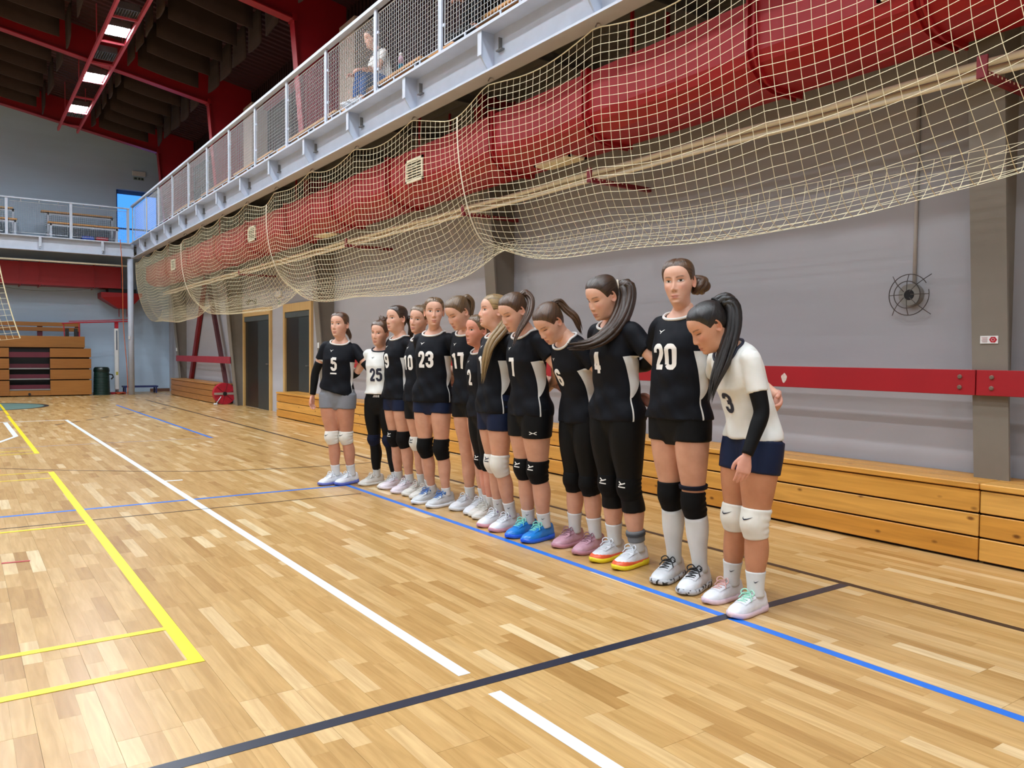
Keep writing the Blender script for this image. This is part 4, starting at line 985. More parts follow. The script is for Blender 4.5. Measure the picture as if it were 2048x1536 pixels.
def bar_shoe(L, pal):
    """shoe in foot space: y to the toe, origin under the ankle. returns dict part -> (verts, faces)"""
    k = L/.28
    ys = np.array([-.078, -.072, -.055, -.03, 0, .035, .07, .105, .14, .168, .188, .200])*k
    w_ = np.array([.004, .022, .034, .038, .039, .041, .046, .051, .050, .043, .029, .007])*k
    h_ = np.array([.070, .094, .104, .104, .102, .100, .088, .073, .061, .052, .043, .032])*k
    n = 15; th = np.linspace(0, math.pi, n); rings = []
    yi = np.linspace(ys[0], ys[-1], 30); wi = np.interp(yi, ys, w_); hi = np.interp(yi, ys, h_)
    wi = np.convolve(np.pad(wi, 1, 'edge'), [.25, .5, .25], 'valid'); hi = np.convolve(np.pad(hi, 1, 'edge'), [.25, .5, .25], 'valid')
    for y, a, h in zip(yi, wi, hi):
        x = a*np.sign(np.cos(th))*np.abs(np.cos(th))**.75; z = .012*k+(h-.012*k)*np.sin(th)**.62
        rings.append(np.stack([x*np.where(z > .06*k, .86, 1), np.full(n, y), z], 1))
    v = np.array(rings).reshape(-1, 3); f = grid_faces(30, n, True)+[tuple(range(n)), tuple(range(29*n+n-1, 29*n-1, -1))]
    out = {'upper': (v, f)}
    # sole
    rs = []; m = 12
    for y, a in zip(yi, wi):
        t = (y-yi[0])/(yi[-1]-yi[0]); up = .012*k*max(0, (t-.78)/.22)**2+.006*k*max(0, (.08-t)/.08); b = a+.006*k
        z0, z1 = up, .026*k+up*.6+.006*k*(t < .3)
        rs.append(np.array([(-b*.86, y, z0), (-b*.3, y, z0), (b*.3, y, z0), (b*.86, y, z0), (b, y, z0+.006*k), (b*1.02, y, (z0+z1)/2), (b*.97, y, z1), (b*.5, y, z1+.002), (-b*.5, y, z1+.002), (-b*.97, y, z1), (-b*1.02, y, (z0+z1)/2), (-b, y, z0+.006*k)]))
    rs = np.array(rs); ext = np.concatenate([[rs[0]+[0, -.005*k, 0]], rs, [rs[-1]+[0, .006*k, 0]]]); ext[0][:, 0] *= .7; ext[-1][:, 0] *= .6
    out['sole'] = loft(ext)
    # laces
    b = MB()
    def top(y, x): a = np.interp(y, yi, wi); h = np.interp(y, yi, hi); q = min(.98, abs(x)/a); return .012*k+(h-.012*k)*(1-q**2.6)**.31+.003
    for j, y in enumerate((.058, .076, .094, .112)):
        y *= k
        b.tube([(x*k, y+(.004 if j % 2 else -.004)*x/.02, top(y, x*k)) for x in (-.022, -.011, 0, .011, .022)], .0028*k, 5)
        if j < 3: b.tube([(x*k, y+.018*k*(x+.02)/.04, top(y+.018*k*(x+.02)/.04, x*k)+.001) for x in (-.02, -.008, .008, .02)], .0026*k, 5)
    z0 = top(.05*k, 0)
    for sd in (-1, 1):
        b.tube(spline([(0, .05*k, z0+.004), (sd*.018*k, .055*k, z0+.022*k), (sd*.038*k, .064*k, z0+.012*k), (sd*.030*k, .07*k, z0-.004), (0, .052*k, z0+.004)], 14), .0032*k, 5)
        b.tube(spline([(0, .05*k, z0+.004), (sd*.02*k, .07*k, z0+.006), (sd*.04*k, .085*k, z0-.022*k)], 8), .003*k, 5)
    out['laces'] = (b.v, b.f)
    # stitched overlays: lace stay on the instep, counter around the heel
    V = []; nn = 11
    ysn = np.linspace(.045, .125, 12)*k
    for y in ysn:
        hw_ = np.interp(y, ysn, [.034*k+.0*q for q in np.linspace(1, 0, 12)])
        for x in np.linspace(-hw_, hw_, nn): V.append((x, y, top(y, x)-.0012))
    out['lace_stay'] = (np.array(V), grid_faces(12, nn, False))
    V = []
    for i_ in range(9):
        y = yi[0]+(yi[-1]-yi[0])*.30*i_/8; a = np.interp(y, yi, wi); h = np.interp(y, yi, hi)
        for tq in np.linspace(0, math.pi, 15):
            x_ = a*np.sign(math.cos(tq))*abs(math.cos(tq))**.75; z_ = .012*k+(h-.012*k)*math.sin(tq)**.62*(.62-.25*i_/8); V.append((x_*1.035, y-.0015*k*(1-i_/8), z_))
    out['heel_counter'] = (np.array(V), grid_faces(9, 15, False))
    b = MB(); t = [( .0, .036*k, .088*k), (0, .026*k, .108*k), (0, .018*k, .122*k)]
    rr = []
    for (x, y, z), ww in zip(t, (.024, .026, .020)): rr.append([(-ww*k, y-.004, z), (ww*k, y-.004, z), (ww*k*.9, y+.006*k, z+.002), (-ww*k*.9, y+.006*k, z+.002)])
    out['tongue'] = loft(rr)
    return out
def hand_mesh(curl, side, k=1.0, spread=.0):
    """hand in its own space: y along the fingers, z back of the hand, thumb on +x*side"""
    parts = []
    secs = [(0, .024, .017), (.02, .030, .016), (.05, .038, .0145), (.08, .041, .0125), (.094, .036, .010)]
    an = np.linspace(0, 2*math.pi, 16, endpoint=False); rings = []
    for y, a, t in [(-.03, .024, .019)]+secs: rings.append(np.stack([a*np.sign(np.cos(an))*np.abs(np.cos(an))**.8, np.full(16, y), t*np.sin(an)], 1))
    parts.append(loft(np.array(rings)*k))
    for j, (bx, L, r) in enumerate(((.029, .072, .0088), (.0095, .080, .0092), (-.0105, .074, .0088), (-.029, .058, .0078))):
        p = np.array([bx, .082-.004*(j == 3), 0.]); a = .12+.05*j*.3; pts = [p-[0, .02, 0], p]; sx = spread*(1.5-j)
        for m_, fr in enumerate((.45, .31, .24)):
            a += curl[m_]*(1+.08*j); p = p+L*fr*np.array([sx, math.cos(a), -math.sin(a)]); pts.append(p)
        P = spline(pts, 14); parts.append(loft(tube_rings(P*k, np.array([1, 1.02, 1, 1, 1, .97, .98, .93, .9, .9, .88, .84, .76, .45])*r*k, 10, (1, 0, 0))))
    pts = np.array([(.018, .012, -.004), (.034, .032, -.012), (.046, .055, -.022), (.047, .078, -.030), (.043, .090, -.034)])
    parts.append(loft(tube_rings(spline(pts, 12)*k, np.array([1.25, 1.2, 1.15, 1.1, 1.05, 1, .98, .98, .95, .92, .8, .45])*.0112*k, 10, (0, 0, 1))))
    v, f = fuse(parts, .0042*k, 2, 1)
    v[:, 0] *= side
    if side < 0: f = [tuple(reversed(q)) for q in f]
    return v, f
HBVH = BVHTree.FromPolygons([tuple(p) for p in HG.reshape(-1, 3)], grid_faces(HG.shape[0], NA))
def rot(ax, a):
    c, s = math.cos(a), math.sin(a)
    if ax == 'x': return np.array([[1, 0, 0], [0, c, -s], [0, s, c]])
    if ax == 'y': return np.array([[c, 0, s], [0, 1, 0], [-s, 0, c]])
    return np.array([[c, -s, 0], [s, c, 0], [0, 0, 1]])
def eye_patch(side, mode, look=(0, 0)):
    """almond eye lying in the socket, head space"""
    nu, nv = 25, 11; V = []; Cc = []
    cx, cz = side*.0315, .0085
    for i in range(nu):
        s = -1+2*i/(nu-1); hi = .0078*(1-s*s)**.6; lo = -.0046*(1-s*s)**.8
        if mode == 'down': hi = .0018*(1-s*s)**.6-.001
        for j in range(nv):
            t = j/(nv-1); x = cx+s*.0165; z = cz+lo+(hi-lo)*t+.0012*s*side
            h = HBVH.ray_cast(Vector((x, .2, z)), Vector((0, -1, 0)))[0]; y = (h.y if h else .08)+.0012+.0022*(1-s*s)*math.sin(math.pi*t)
            V.append((x, y, z))
            if mode == 'down':
                c = hexc('#2a1a16') if t > .55 else hexc('#7d5446')
            else:
                dx, dz = s*.0165-look[0], lo+(hi-lo)*t-.0012-look[1]; r_ = math.hypot(dx, dz)
                c = hexc('#d9d2cc')
                if r_ < .0066: c = hexc('#4a3626')
                if r_ < .0032: c = hexc('#100c0a')
                if t > .82: c = hexc('#1c1412')
                if t < .05 or abs(s) > .93: c = hexc('#8d5c4e')
            Cc.append((*c, 1))
    return np.array(V), grid_faces(nu, nv, False), Cc
def ear_mesh(side):
    V = []; n, m = 18, 7
    for i in range(m):
        t = i/(m-1)                       # 0 outer rim .. 1 centre
        for k in range(n):
            a = 2*math.pi*k/n; r = 1-t; dep = .010*math.sin(math.pi*min(1, t*1.6))*(1 if t < .6 else -.2)
            y = -.012+.017*r*math.cos(a)*(1.0-.15*math.sin(a)); z = .002+.031*r*math.sin(a)*(1-.1*math.cos(a))
            V.append((side*(.074+.010*(-math.cos(a)*.8*r)+(.006*math.exp(-((t-.12)/.12)**2))-.005*math.exp(-((t-.55)/.2)**2)), y, z))
    f = grid_faces(m, n)
    back = [(side*.066, -.012+.012*math.cos(2*math.pi*k/n), .002+.024*math.sin(2*math.pi*k/n)) for k in range(n)]
    o = len(V); V += back; f += [(k, (k+1) % n, o+(k+1) % n, o+k) for k in range(n)]
    return np.array(V), f
EARS = {s: ear_mesh(s) for s in (-1, 1)}
def set_col(me, cols):
    at = me.color_attributes.new('Col', 'FLOAT_COLOR', 'POINT'); at.data.foreach_set('color', np.asarray(cols, np.float32).ravel())
def set_hs(me, h):
    at = me.attributes.new('hs', 'FLOAT_VECTOR', 'POINT'); at.data.foreach_set('vector', np.asarray(h, np.float32).ravel())

def person(sp):
    H = sp['H']; s = H/1.72; psi = math.radians(sp['psi']); vox = sp.get('vox', .0098)
    (fx0, fy0, fa0), (fx1, fy1, fa1) = sp['feet']           # world: right foot, left foot, with foot headings
    px, py = (fx0+fx1)/2, (fy0+fy1)/2; base = sp.get('base', 0.0)
    e = empty('person', (px, py, base), psi); tag(e, sp['label'], 'person', sp.get('group', 'volleyball players standing in a row'))
    cr, sr = math.cos(-psi), math.sin(-psi)
    def tol(x, y): dx, dy = x-px, y-py; return np.array([cr*dx-sr*dy, sr*dx+cr*dy])
    def obj(name, v, f, m, par=e, smooth=True):
        me = mesh_np(name, v, f); o = bpy.data.objects.new(name, me); C.objects.link(o); me.materials.append(m); o.parent = par
        if smooth: me.shade_smooth()
        return o
    W = sp.get('wide', 1.0); LG = sp.get('leg', 1.0)
    # ---- spine
    lean, curve, side, tw = (math.radians(sp.get(k, 0)) for k in ('lean', 'curve', 'side', 'twist'))
    hb = sp.get('hip', (0, 0)); zs = np.linspace(.70, 1.52, 83); Cn = np.zeros((83, 3)); Tn = np.zeros((83, 3)); Fn = np.zeros((83, 3)); Rn = np.zeros((83, 3))
    y0 = .012*s+hb[1]; pos = np.array([hb[0], y0, .70*s+sp.get('drop', 0)])
    pl = math.radians(sp.get('pelvis', 0))
    for i, z in enumerate(zs):
        a = pl+lean*float(sstep(.93, 1.10, z))+curve*max(0, z-.95)/.5; b = side*float(sstep(.93, 1.2, z))
        T = np.array([math.sin(b), math.sin(a)*math.cos(b), math.cos(a)*math.cos(b)]); F = np.array([0, math.cos(a), -math.sin(a)]); F = nrm(F-T*(F@T)); R = np.cross(F, T)
        w_ = tw*float(sstep(.92, 1.35, z)); F, R = F*math.cos(w_)-R*math.sin(w_), R*math.cos(w_)+F*math.sin(w_)
        if i: pos = pos+T*(zs[1]-zs[0])*s
        Cn[i], Tn[i], Fn[i], Rn[i] = pos, T, F, R
    def fr(z):
        t = (min(max(z, .70), 1.52)-.70)/(zs[1]-zs[0]); i = min(int(t), 81); u = t-i
        return Cn[i]*(1-u)+Cn[i+1]*u, Rn[i]*(1-u)+Rn[i+1]*u, Fn[i]*(1-u)+Fn[i+1]*u, Tn[i]*(1-u)+Tn[i+1]*u
    def TP(x, y, z): c, r, f, t = fr(z); return c+r*x*s+f*y*s
    an = np.linspace(0, 2*math.pi, 40, endpoint=False)
    def ring(z, ea=0., ef=0., eb=0., phi_e=None):
        a, bf, bb, yc = (np.interp(z, TZ, q) for q in (TA, TBF, TBB, TYC)); a = a*W
        c, r, f, t = fr(z); x = (a+ea)*np.sign(np.sin(an))*np.abs(np.sin(an))**.9; y = np.where(np.cos(an) > 0, (bf+ef)*np.abs(np.cos(an))**.9, -(bb+eb)*np.abs(np.cos(an))**.9)+yc
        if phi_e is not None: x = x*(1+phi_e); y = yc+(y-yc)*(1+phi_e)
        return c+np.outer(x*s, r)+np.outer(y*s, f)
    torso = loft([ring(z) for z in np.linspace(.76, 1.50, 60)])
    # ---- legs
    legs = []
    feet = []
    for sd, (fx, fy, fa) in zip((1, -1), sp['feet']):
        l = tol(fx, fy); a = math.radians(fa)-psi; fd = np.array([-math.sin(a), math.cos(a)])
        ank = np.array([l[0]-fd[0]*.062*s, l[1]-fd[1]*.062*s, .085*s]); hip = TP(sd*.086*W, -.004, .92)
        if 'knees' in sp: kn = np.array(sp['knees'][0 if sd > 0 else 1]); ank = np.array(sp['ankles'][0 if sd > 0 else 1]); fd = np.array(sp.get('footdir', (0, 1)))
        else: 
            kn = hip*.47+ank*.53; kb = sp.get('kneebend', (.02, .02))[0 if sd > 0 else 1]; kn = kn+np.array([fd[0]*kb-sd*.012, fd[1]*kb, 0])
        t = np.linspace(0, 1, 46); P = np.where(t[:, None] < .5, hip+(kn-hip)*(t/.5)[:, None], kn+(ank-kn)*((t-.5)/.5)[:, None])
        for _ in range(5): P[1:-1] = (P[:-2]+2*P[1:-1]+P[2:])/4
        bk = np.array([-fd[0], -fd[1], 0])
        P = P+np.outer(.010*np.exp(-((t-.67)/.09)**2)*s, bk)-np.outer(.012*np.exp(-((t-.22)/.15)**2)*s, bk)-np.outer(.006*np.exp(-((t-.5)/.05)**2)*s, bk)
        Rr = np.interp(t, RT, RR)*s*LG
        Rr = np.convolve(np.pad(Rr, 2, 'edge'), [.1, .2, .4, .2, .1], 'valid')
        legs.append((t, P, Rr)); feet.append((ank, fd))
    def leg_tube(i, t0, t1, infl, n=26, m=24, taper=.0):
        t, P, R_ = legs[i]; q = np.linspace(t0, t1, n); Q = np.stack([np.interp(q, t, P[:, k]) for k in range(3)], 1); r = np.interp(q, t, R_)
        inf = infl(q) if callable(infl) else np.full(n, infl)
        return tube_rings(Q, r+inf*s, m, (0, 1, 0))
    leg_parts = [loft(tube_rings(P, R_, 24, (0, 1, 0))) for t, P, R_ in legs]
    # ---- arms
    arms = {}
    for nm, sd in (('armR', 1), ('armL', -1)):
        A = dict(sp[nm]); SJ = TP(sd*.146*W, -.012, 1.378)
        if A.get('world'):
            for kk in ('up', 'fo', 'back', 'hd'):
                if kk in A: A[kk] = tuple(rot('z', -psi) @ np.array(A[kk], float))
        EL = SJ+nrm(A['up'])*.285*s; WR = EL+nrm(A['fo'])*.240*s
        t = np.linspace(0, 1, 34); P = np.where(t[:, None] < .54, SJ+(EL-SJ)*(t/.54)[:, None], EL+(WR-EL)*((t-.54)/.46)[:, None])
        for _ in range(4): P[1:-1] = (P[:-2]+2*P[1:-1]+P[2:])/4
        Rr = np.interp(t, [0, .12, .3, .5, .56, .66, .8, 1.0], [.046, .0475, .042, .0365, .036, .0365, .031, .0245])*s*sp.get('arm', 1.0)
        upv = np.cross(nrm(A['up']), nrm(A['fo'])); upv = upv if np.linalg.norm(upv) > .05 else np.array([0, 0, 1.0])
        arms[nm] = (t, P, Rr, SJ, EL, WR, upv, A, sd)
    arm_parts = [loft(tube_rings(a[1], a[2], 20, a[6])) for a in arms.values()]
    sh_parts = []
    for a in arms.values():
        c = a[3]; q = np.linspace(-1, 1, 9); rad = np.sqrt(np.maximum(0, 1-q*q))*.050*s+.001; d = nrm(a[4]-a[3]); sh_parts.append(loft(tube_rings(c+np.outer(q*.050*s, d), rad, 16, a[6])))
    bv, bf = fuse([torso]+leg_parts+arm_parts+sh_parts, vox, 3, 2)
    skin = np.array(hexc(sp.get('skin', '#d9ab93'))); tan = np.array(hexc(sp.get('legskin', sp.get('skin', '#cb9a80'))))
    V = [bv]; F = list(bf); cols = [np.tile(skin, (len(bv), 1))]
    zz = bv[:, 2]; cols[0] = np.where((zz < .9*s)[:, None], tan, skin)
    def addm(v, f, c):
        o = sum(len(q) for q in V); V.append(np.asarray(v)); F.extend([tuple(i+o for i in q) for q in f]); cols.append(np.asarray(c))
    # hands
    for nm, a in arms.items():
        A = a[7]; d = nrm(a[5]-a[4]); d = nrm(A.get('hd', d)); n = np.array(A.get('back', (0, -1, .2)), float); n = nrm(n-d*(n@d)); x = np.cross(d, n)
        hv, hf = hand_mesh(A.get('curl', (.35, .4, .3)), -a[8] if A.get('thumb') is None else A['thumb'], s*.98)
        addm(a[5]+np.outer(hv[:, 0], x)+np.outer(hv[:, 1], d)+np.outer(hv[:, 2], n), hf, np.tile(np.array(hexc(sp.get('handskin', '#d19a86'))), (len(hv), 1)))
    # ---- head
    hs = s*sp.get('head', 1.04)**1; hs = .5*(hs+1.04)
    yaw = math.radians(sp['hpsi'])-psi; pit = math.radians(sp.get('hpitch', 0)); rol = math.radians(sp.get('hroll', 0))
    Rh = rot('z', yaw) @ rot('x', -pit) @ rot('y', rol)
    Rk = rot('z', yaw*.5) @ rot('x', -(pit*.55+(lean+curve)*.4)) @ rot('y', rol*.5+side*.4)
    c0, r0, f0, t0 = fr(1.465); Pn = c0+f0*(-.020*s)
    HO = Pn+Rk @ np.array([0, .026+sp.get('nk', 0), .080])*s+Rh @ np.array([0, .018, .055])*s
    Bt = np.stack([r0, f0, t0], 1); HT = Pn+Bt @ np.array([0, .018, .140])*s
    wk = sstep(0, 3.2, np.arange(HG.shape[0])/NSUB)
    def hmap(G, wr):
        return (HO+G @ Rh.T*hs)*wr[..., None]+(HT+G @ Bt.T*hs)*(1-wr[..., None])
    def hpt(p): return HO+(np.asarray(p, float) @ Rh.T)*hs
    G = HG; hv = hmap(G, np.broadcast_to(wk[:, None], G.shape[:2])).reshape(-1, 3)
    ax, yy, zz = np.abs(G[..., 0]), G[..., 1], G[..., 2]; frn = sstep(.045, .065, yy)
    lip = np.clip(np.exp(-((zz+.063)/.0042)**2)*np.exp(-(ax/.019)**4)+np.exp(-((zz+.0745)/.0048)**2)*np.exp(-(ax/.0165)**4), 0, 1)*frn
    gap = np.exp(-((zz+.0688)/.0013)**2)*np.exp(-(ax/.020)**4)*frn
    zb = .0275+.0045*np.sin(np.clip((ax-.012)/.040, 0, 1)*math.pi*.75); brow = np.exp(-((zz-zb)/.0026)**4)*sstep(.010, .015, ax)*(1-sstep(.046, .053, ax))*frn
    blush = np.exp(-((ax-.042)/.018)**2-((zz+.022)/.018)**2)*frn; nost = np.exp(-((ax-.0075)/.0035)**2-((zz+.0435)/.0028)**2)*frn; sock = np.exp(-((ax-.0315)/.017)**2-((zz-.012)/.010)**2)*frn
    hc = np.tile(skin, (*ax.shape, 1)); rosy = np.array(hexc('#c47a6c'))
    def mixc(c, q, w_): return c*(1-w_[..., None])+np.array(q)*w_[..., None]
    hc = mixc(hc, rosy, .38*blush); hc = mixc(hc, hexc('#b9806a'), .25*sock); hc = mixc(hc, hexc('#b4655c'), .85*lip); hc = mixc(hc, hexc('#5a2a26'), .85*gap); hc = mixc(hc, hexc(sp.get('brow', '#4a3426')), .8*brow); hc = mixc(hc, hexc('#6a3a30'), .7*nost)
    addm(hv, grid_faces(G.shape[0], NA)+[tuple(range((G.shape[0]-1)*NA, G.shape[0]*NA))], hc.reshape(-1, 3))
    for sd in (-1, 1):
        ev, ef = EARS[sd]; addm(hpt(ev), ef, np.tile(skin*np.array([1.0, .86, .84]), (len(ev), 1)))
    body = obj('body', np.concatenate(V), F, M_skin)
    cc = np.concatenate(cols); set_col(body.data, np.concatenate([cc, np.ones((len(cc), 1))], 1))
    for sd in (-1, 1):
        ev, ef, ec = eye_patch(sd, sp.get('eyes', 'open'), sp.get('look', (0, 0))); o = obj('eye', hpt(ev), ef, M_eye, body); set_col(o.data, ec)
    # ---- hair
    hm = hair_mat(sp['hair'][0], sp['hair'][1], sp['hair'][2]); pb = np.array(sp.get('pony_base', (0, -.085, .06)), float)
    azl = np.abs(AZ)[None, :]; zl = np.interp(azl, HAIR_AZ, HAIR_Z)+sp.get('hairline', 0); mk = (zz-zl)/.012; mk3 = np.clip((zz-zl)/.04, 0, 1)
    th = np.clip(mk, -1.2, 1)*.5+.5; off = -.0045+.0065*sstep(-.1, 1.0, th)+.008*mk3**.8+.004*sstep(.05, .11, zz)*mk3+.0007*np.sin(AZ[None, :]*37)*mk3
    if sp.get('part', True): off = off-.0035*np.exp(-(G[..., 0]/.003)**2)*sstep(0, .09, yy+.03)*sstep(0, 1, mk)
    HC = G+HN*off[..., None]; keep = mk > -1.1
    hvv = hmap(HC, np.broadcast_to(wk[:, None], G.shape[:2])).reshape(-1, 3); ff = [q for q in grid_faces(G.shape[0], NA)+[tuple(range((G.shape[0]-1)*NA, G.shape[0]*NA))] if all(keep.reshape(-1)[i] for i in q)]
    used = sorted(set(i for q in ff for i in q)); rm = {i: j for j, i in enumerate(used)}
    cap = obj('hair', hvv[used], [tuple(rm[i] for i in q) for q in ff], hm)
    pd = nrm(pb); e1 = nrm(np.cross(pd, [1, .1, 0])); e2 = np.cross(pd, e1); Q = G.reshape(-1, 3)[used]; Q = Q/np.linalg.norm(Q, axis=1)[:, None]
    set_hs(cap.data, np.stack([np.arctan2(Q @ e2, Q @ e1)*1.6, np.arccos(np.clip(Q @ pd, -1, 1)), np.zeros(len(Q))], 1))
    b0 = hpt(pb*1.0+nrm(pb)*.006)
    if 'tail' in sp:
        path = spline(np.vstack([[b0], [b0+np.array(p)*s for p in sp['tail']]]), 26); tr = sp.get('tail_r', .030)*s
        V2 = []; F2 = []; H2 = []; rr = random.Random(int(H*1000)+int(py*100)); T, A_, B_ = frames(path, (1, .2, .1)); q = np.linspace(0, 1, 26)
        prof = np.interp(q, [0, .06, .2, .5, .8, 1], [.45, .6, .95, 1.0, .8, sp.get('tail_end', .35)])*tr
        for i in range(sp.get('locks', 20)):
            a = rr.uniform(0, 6.283); rd = math.sqrt(rr.random())*.85; ln = rr.uniform(.78, 1.0); n = 22; wob = rr.uniform(0, 6.28)
            tt = np.linspace(0, ln, n); cx = np.stack([np.interp(tt, q, path[:, k]) for k in range(3)], 1); Ax = np.stack([np.interp(tt, q, A_[:, k]) for k in range(3)], 1); Bx = np.stack([np.interp(tt, q, B_[:, k]) for k in range(3)], 1)
            pr = np.interp(tt, q, prof); aa = a+.5*np.sin(tt*3+wob); P = cx+(rd*pr*np.cos(aa))[:, None]*Ax+(rd*pr*np.sin(aa))[:, None]*Bx*sp.get('flat', .8)+(.004*np.sin(tt*9+wob))[:, None]*Ax*(tt > .2)[:, None]
            rl = pr*.42*np.interp(tt/ln, [0, .1, .7, 1], [.9, 1, .85, sp.get('lock_end', .06)]); R_ = tube_rings(P, rl, 7, (1, .2, .1)); o = len(V2); V2 += R_.reshape(-1, 3).tolist(); F2 += [tuple(x+o for x in f) for f in grid_faces(n, 7)]
            H2 += [(i*2.37+.25*k, tt[j]*1.2, i) for j in range(n) for k in range(7)]
        tl = obj('ponytail', V2, F2, hm, cap); set_hs(tl.data, H2)
        if sp.get('tie', True):
            tb = MB().tube([tuple(path[1]+tr*.62*(math.cos(a)*A_[1]+math.sin(a)*B_[1])) for a in np.linspace(0, 6.283, 18, endpoint=False)], .006*s, 6, closed=True); obj('hair_tie', tb.v, tb.f, sp.get('tie_mat', M_black), cap)
    if 'bun' in sp:
        br = sp['bun']*s; V2 = []; F2 = []; H2 = []; rr = random.Random(int(H*999)); n = 60; cb = b0+Rh @ nrm(pb)*br*.55
        for i in range(6):
            u1 = nrm([rr.uniform(-1, 1), rr.uniform(-1, 1), rr.uniform(-.4, .4)]); ux = Rh @ nrm(np.cross(u1, nrm(pb)+.2)); uy = np.cross(ux, Rh @ nrm(pb)); k = rr.uniform(.55, .8)
            P = np.array([cb+br*k*(math.cos(a)*ux+math.sin(a)*uy)+Rh @ nrm(pb)*br*.45*math.sin(2*a+i)+Rh @ nrm(pb)*br*(.12*i-.3) for a in np.linspace(0, 6.283, n)])
            R_ = tube_rings(P, br*.36, 9, tuple(Rh @ nrm(pb))); o = len(V2); V2 += R_.reshape(-1, 3).tolist(); F2 += [tuple(x+o for x in f) for f in grid_faces(n, 9)]; H2 += [(i*3+.3*k_, j*.12, 0) for j in range(n) for k_ in range(9)]
        tl = obj('hair_bun', V2, F2, hm, cap); set_hs(tl.data, H2)
    # ---- jersey
    jm, trim, pm = (M_jblack, M_panel, M_print) if sp.get('jersey', 'black') == 'black' else (M_jwhite, M_printd, M_printd)
    hem = sp.get('hem', .86)
    def zneck(phi): return 1.447-.040*max(0, math.cos(phi))**2
    def jring(z):
        a = np.interp(z, TZ, TA)*W; st = np.interp(z, [.84, 1.24], [.178*W, .152*W]); loose = sp.get('loose', .3)
        ea = np.interp(z, [.84, .9, 1.3, 1.40, 1.46], [.024, .020, .011, .009, .009]); ea = ea+max(0, (st-a-ea))*loose if z < 1.24 else ea
        ef = np.interp(z, [.84, .95, 1.22, 1.40, 1.46], [.032, .030, .012, .012, .011])+(max(0, np.interp(z, [.84, 1.24], [.118, .122])-np.interp(z, TZ, TBF)-.02)*loose if z < 1.24 else 0)
        eb = np.interp(z, [.84, .95, 1.22, 1.40, 1.46], [.022, .024, .014, .012, .011])
        tz = sp.get('hemtilt', 0)*(1-float(sstep(hem, hem+.16, z))); cut = np.array([-.30*float(sstep(zneck(p)-.006, zneck(p)+.010, z)) for p in an]); R0 = ring(z, ea, ef, eb, cut); return R0+np.outer(tz*np.sin(an)*.17*s, fr(z)[3]) if tz else R0
    parts = [loft([jring(z) for z in np.linspace(hem, 1.475, 52)])]
    if sp.get('tank'): pass
    slv = sp.get('sleeve', .52)
    for a in arms.values():
        t, P, R_, SJ, EL, WR, upv, A, sd = a; inn = TP(sd*.07*W, -.012, 1.375); tip = SJ+(EL-SJ)*slv
        Pp = spline([inn, inn*.4+SJ*.6, SJ, SJ*.5+tip*.5, tip], 16); rad = np.interp(np.linspace(0, 1, 16), [0, .3, .5, .75, 1], [.046, .055, .057, .055, .056])*s*sp.get('arm', 1.0)
        parts.append(loft(tube_rings(Pp, rad, 22, upv)))
    jv, jf = fuse(parts, vox*.82, 3, 2)
    # soft folds pressed into the cloth
    rs = random.Random(int(py*977)); ph = [rs.uniform(0, 6.28) for _ in range(6)]
    c_, r_, f_, t_ = fr(1.2); rel = (jv-c_); lx, lz = rel @ r_, rel @ t_; rad_ = rel-np.outer(lz, t_); rad_ /= np.linalg.norm(rad_, axis=1)[:, None]+1e-9
    amp = .0050*sstep(-.02, -.25, lz)+.0032
    jv = jv+rad_*(amp*(np.sin(lx*26+lz*16+ph[0])*np.sin(lz*22-lx*10+ph[1])+.7*np.sin(lx*48-lz*30+ph[2])*np.sin(lz*11+ph[3])))[:, None]*s
    jersey = obj('jersey', jv, jf, jm)
    JB = BVHTree.FromPolygons([tuple(p) for p in jv], jf)
    def jmap(phi, z, off=.0025):
        c, r, f, t = fr(z); d = r*math.sin(phi)+f*math.cos(phi); o_ = c+d*.34*s
        h = JB.ray_cast(Vector(o_), Vector(-d))
        er = (np.interp(z, TZ, TA)*W*abs(math.sin(phi))+np.interp(z, TZ, TBF)*abs(math.cos(phi))*(math.cos(phi) > 0)+.1*abs(math.cos(phi))*(math.cos(phi) <= 0)+.026)*s
        if h[0] is None or np.linalg.norm(np.array(h[0])-c) > er*1.35: return tuple(c+d*er*1.02)
        return tuple(np.array(h[0])+np.array(h[1])*off)
    lp = []
    for p in np.linspace(0, 2*math.pi, 40, endpoint=False):
        z = zneck(p)-.002; a, bf_, bb, yc = (np.interp(z, TZ, q) for q in (TA, TBF, TBB, TYC)); c, r, f, t = fr(z)
        x = (a*W+.009)*np.sign(math.sin(p))*abs(math.sin(p))**.9; y = ((bf_+.010) if math.cos(p) > 0 else -(bb+.010))*abs(math.cos(p))**.9*(1 if math.cos(p) > 0 else 1)+yc
        lp.append(c+r*x*s+f*y*s+t*.003)
    cb = MB().tube(lp, .0080*s, 8, closed=True); obj('collar', cb.v, cb.f, trim, jersey)
    num = sp.get('num'); nz = sp.get('numz', 1.215); nh = sp.get('numh', .135); nphi = math.radians(sp.get('numphi', 0))
    if num:
        cw = .60; tot = cw*len(num)-.05
        for k, ch in enumerate(num):
            it = [ribbon2d(p_, .195) for p_ in DIG[ch]]
            v, f = place2d(it, lambda u, v_: jmap(nphi-u/.135, nz+v_), (k*cw-tot/2)*nh, -.5*nh, nh, nh); o = obj('number', v, f, pm, jersey, False)
            o['label'] = 'digit %s of the jersey number' % ch
        if sp.get('captain'):
            v, f = place2d([ribbon2d([(-.5, 0), (.5, .02)], .18)], lambda u, v_: jmap(nphi-u/.135, nz+v_), 0, -.5*nh-.026, .075, .075); obj('captain_bar', v, f, pm, jersey, False)
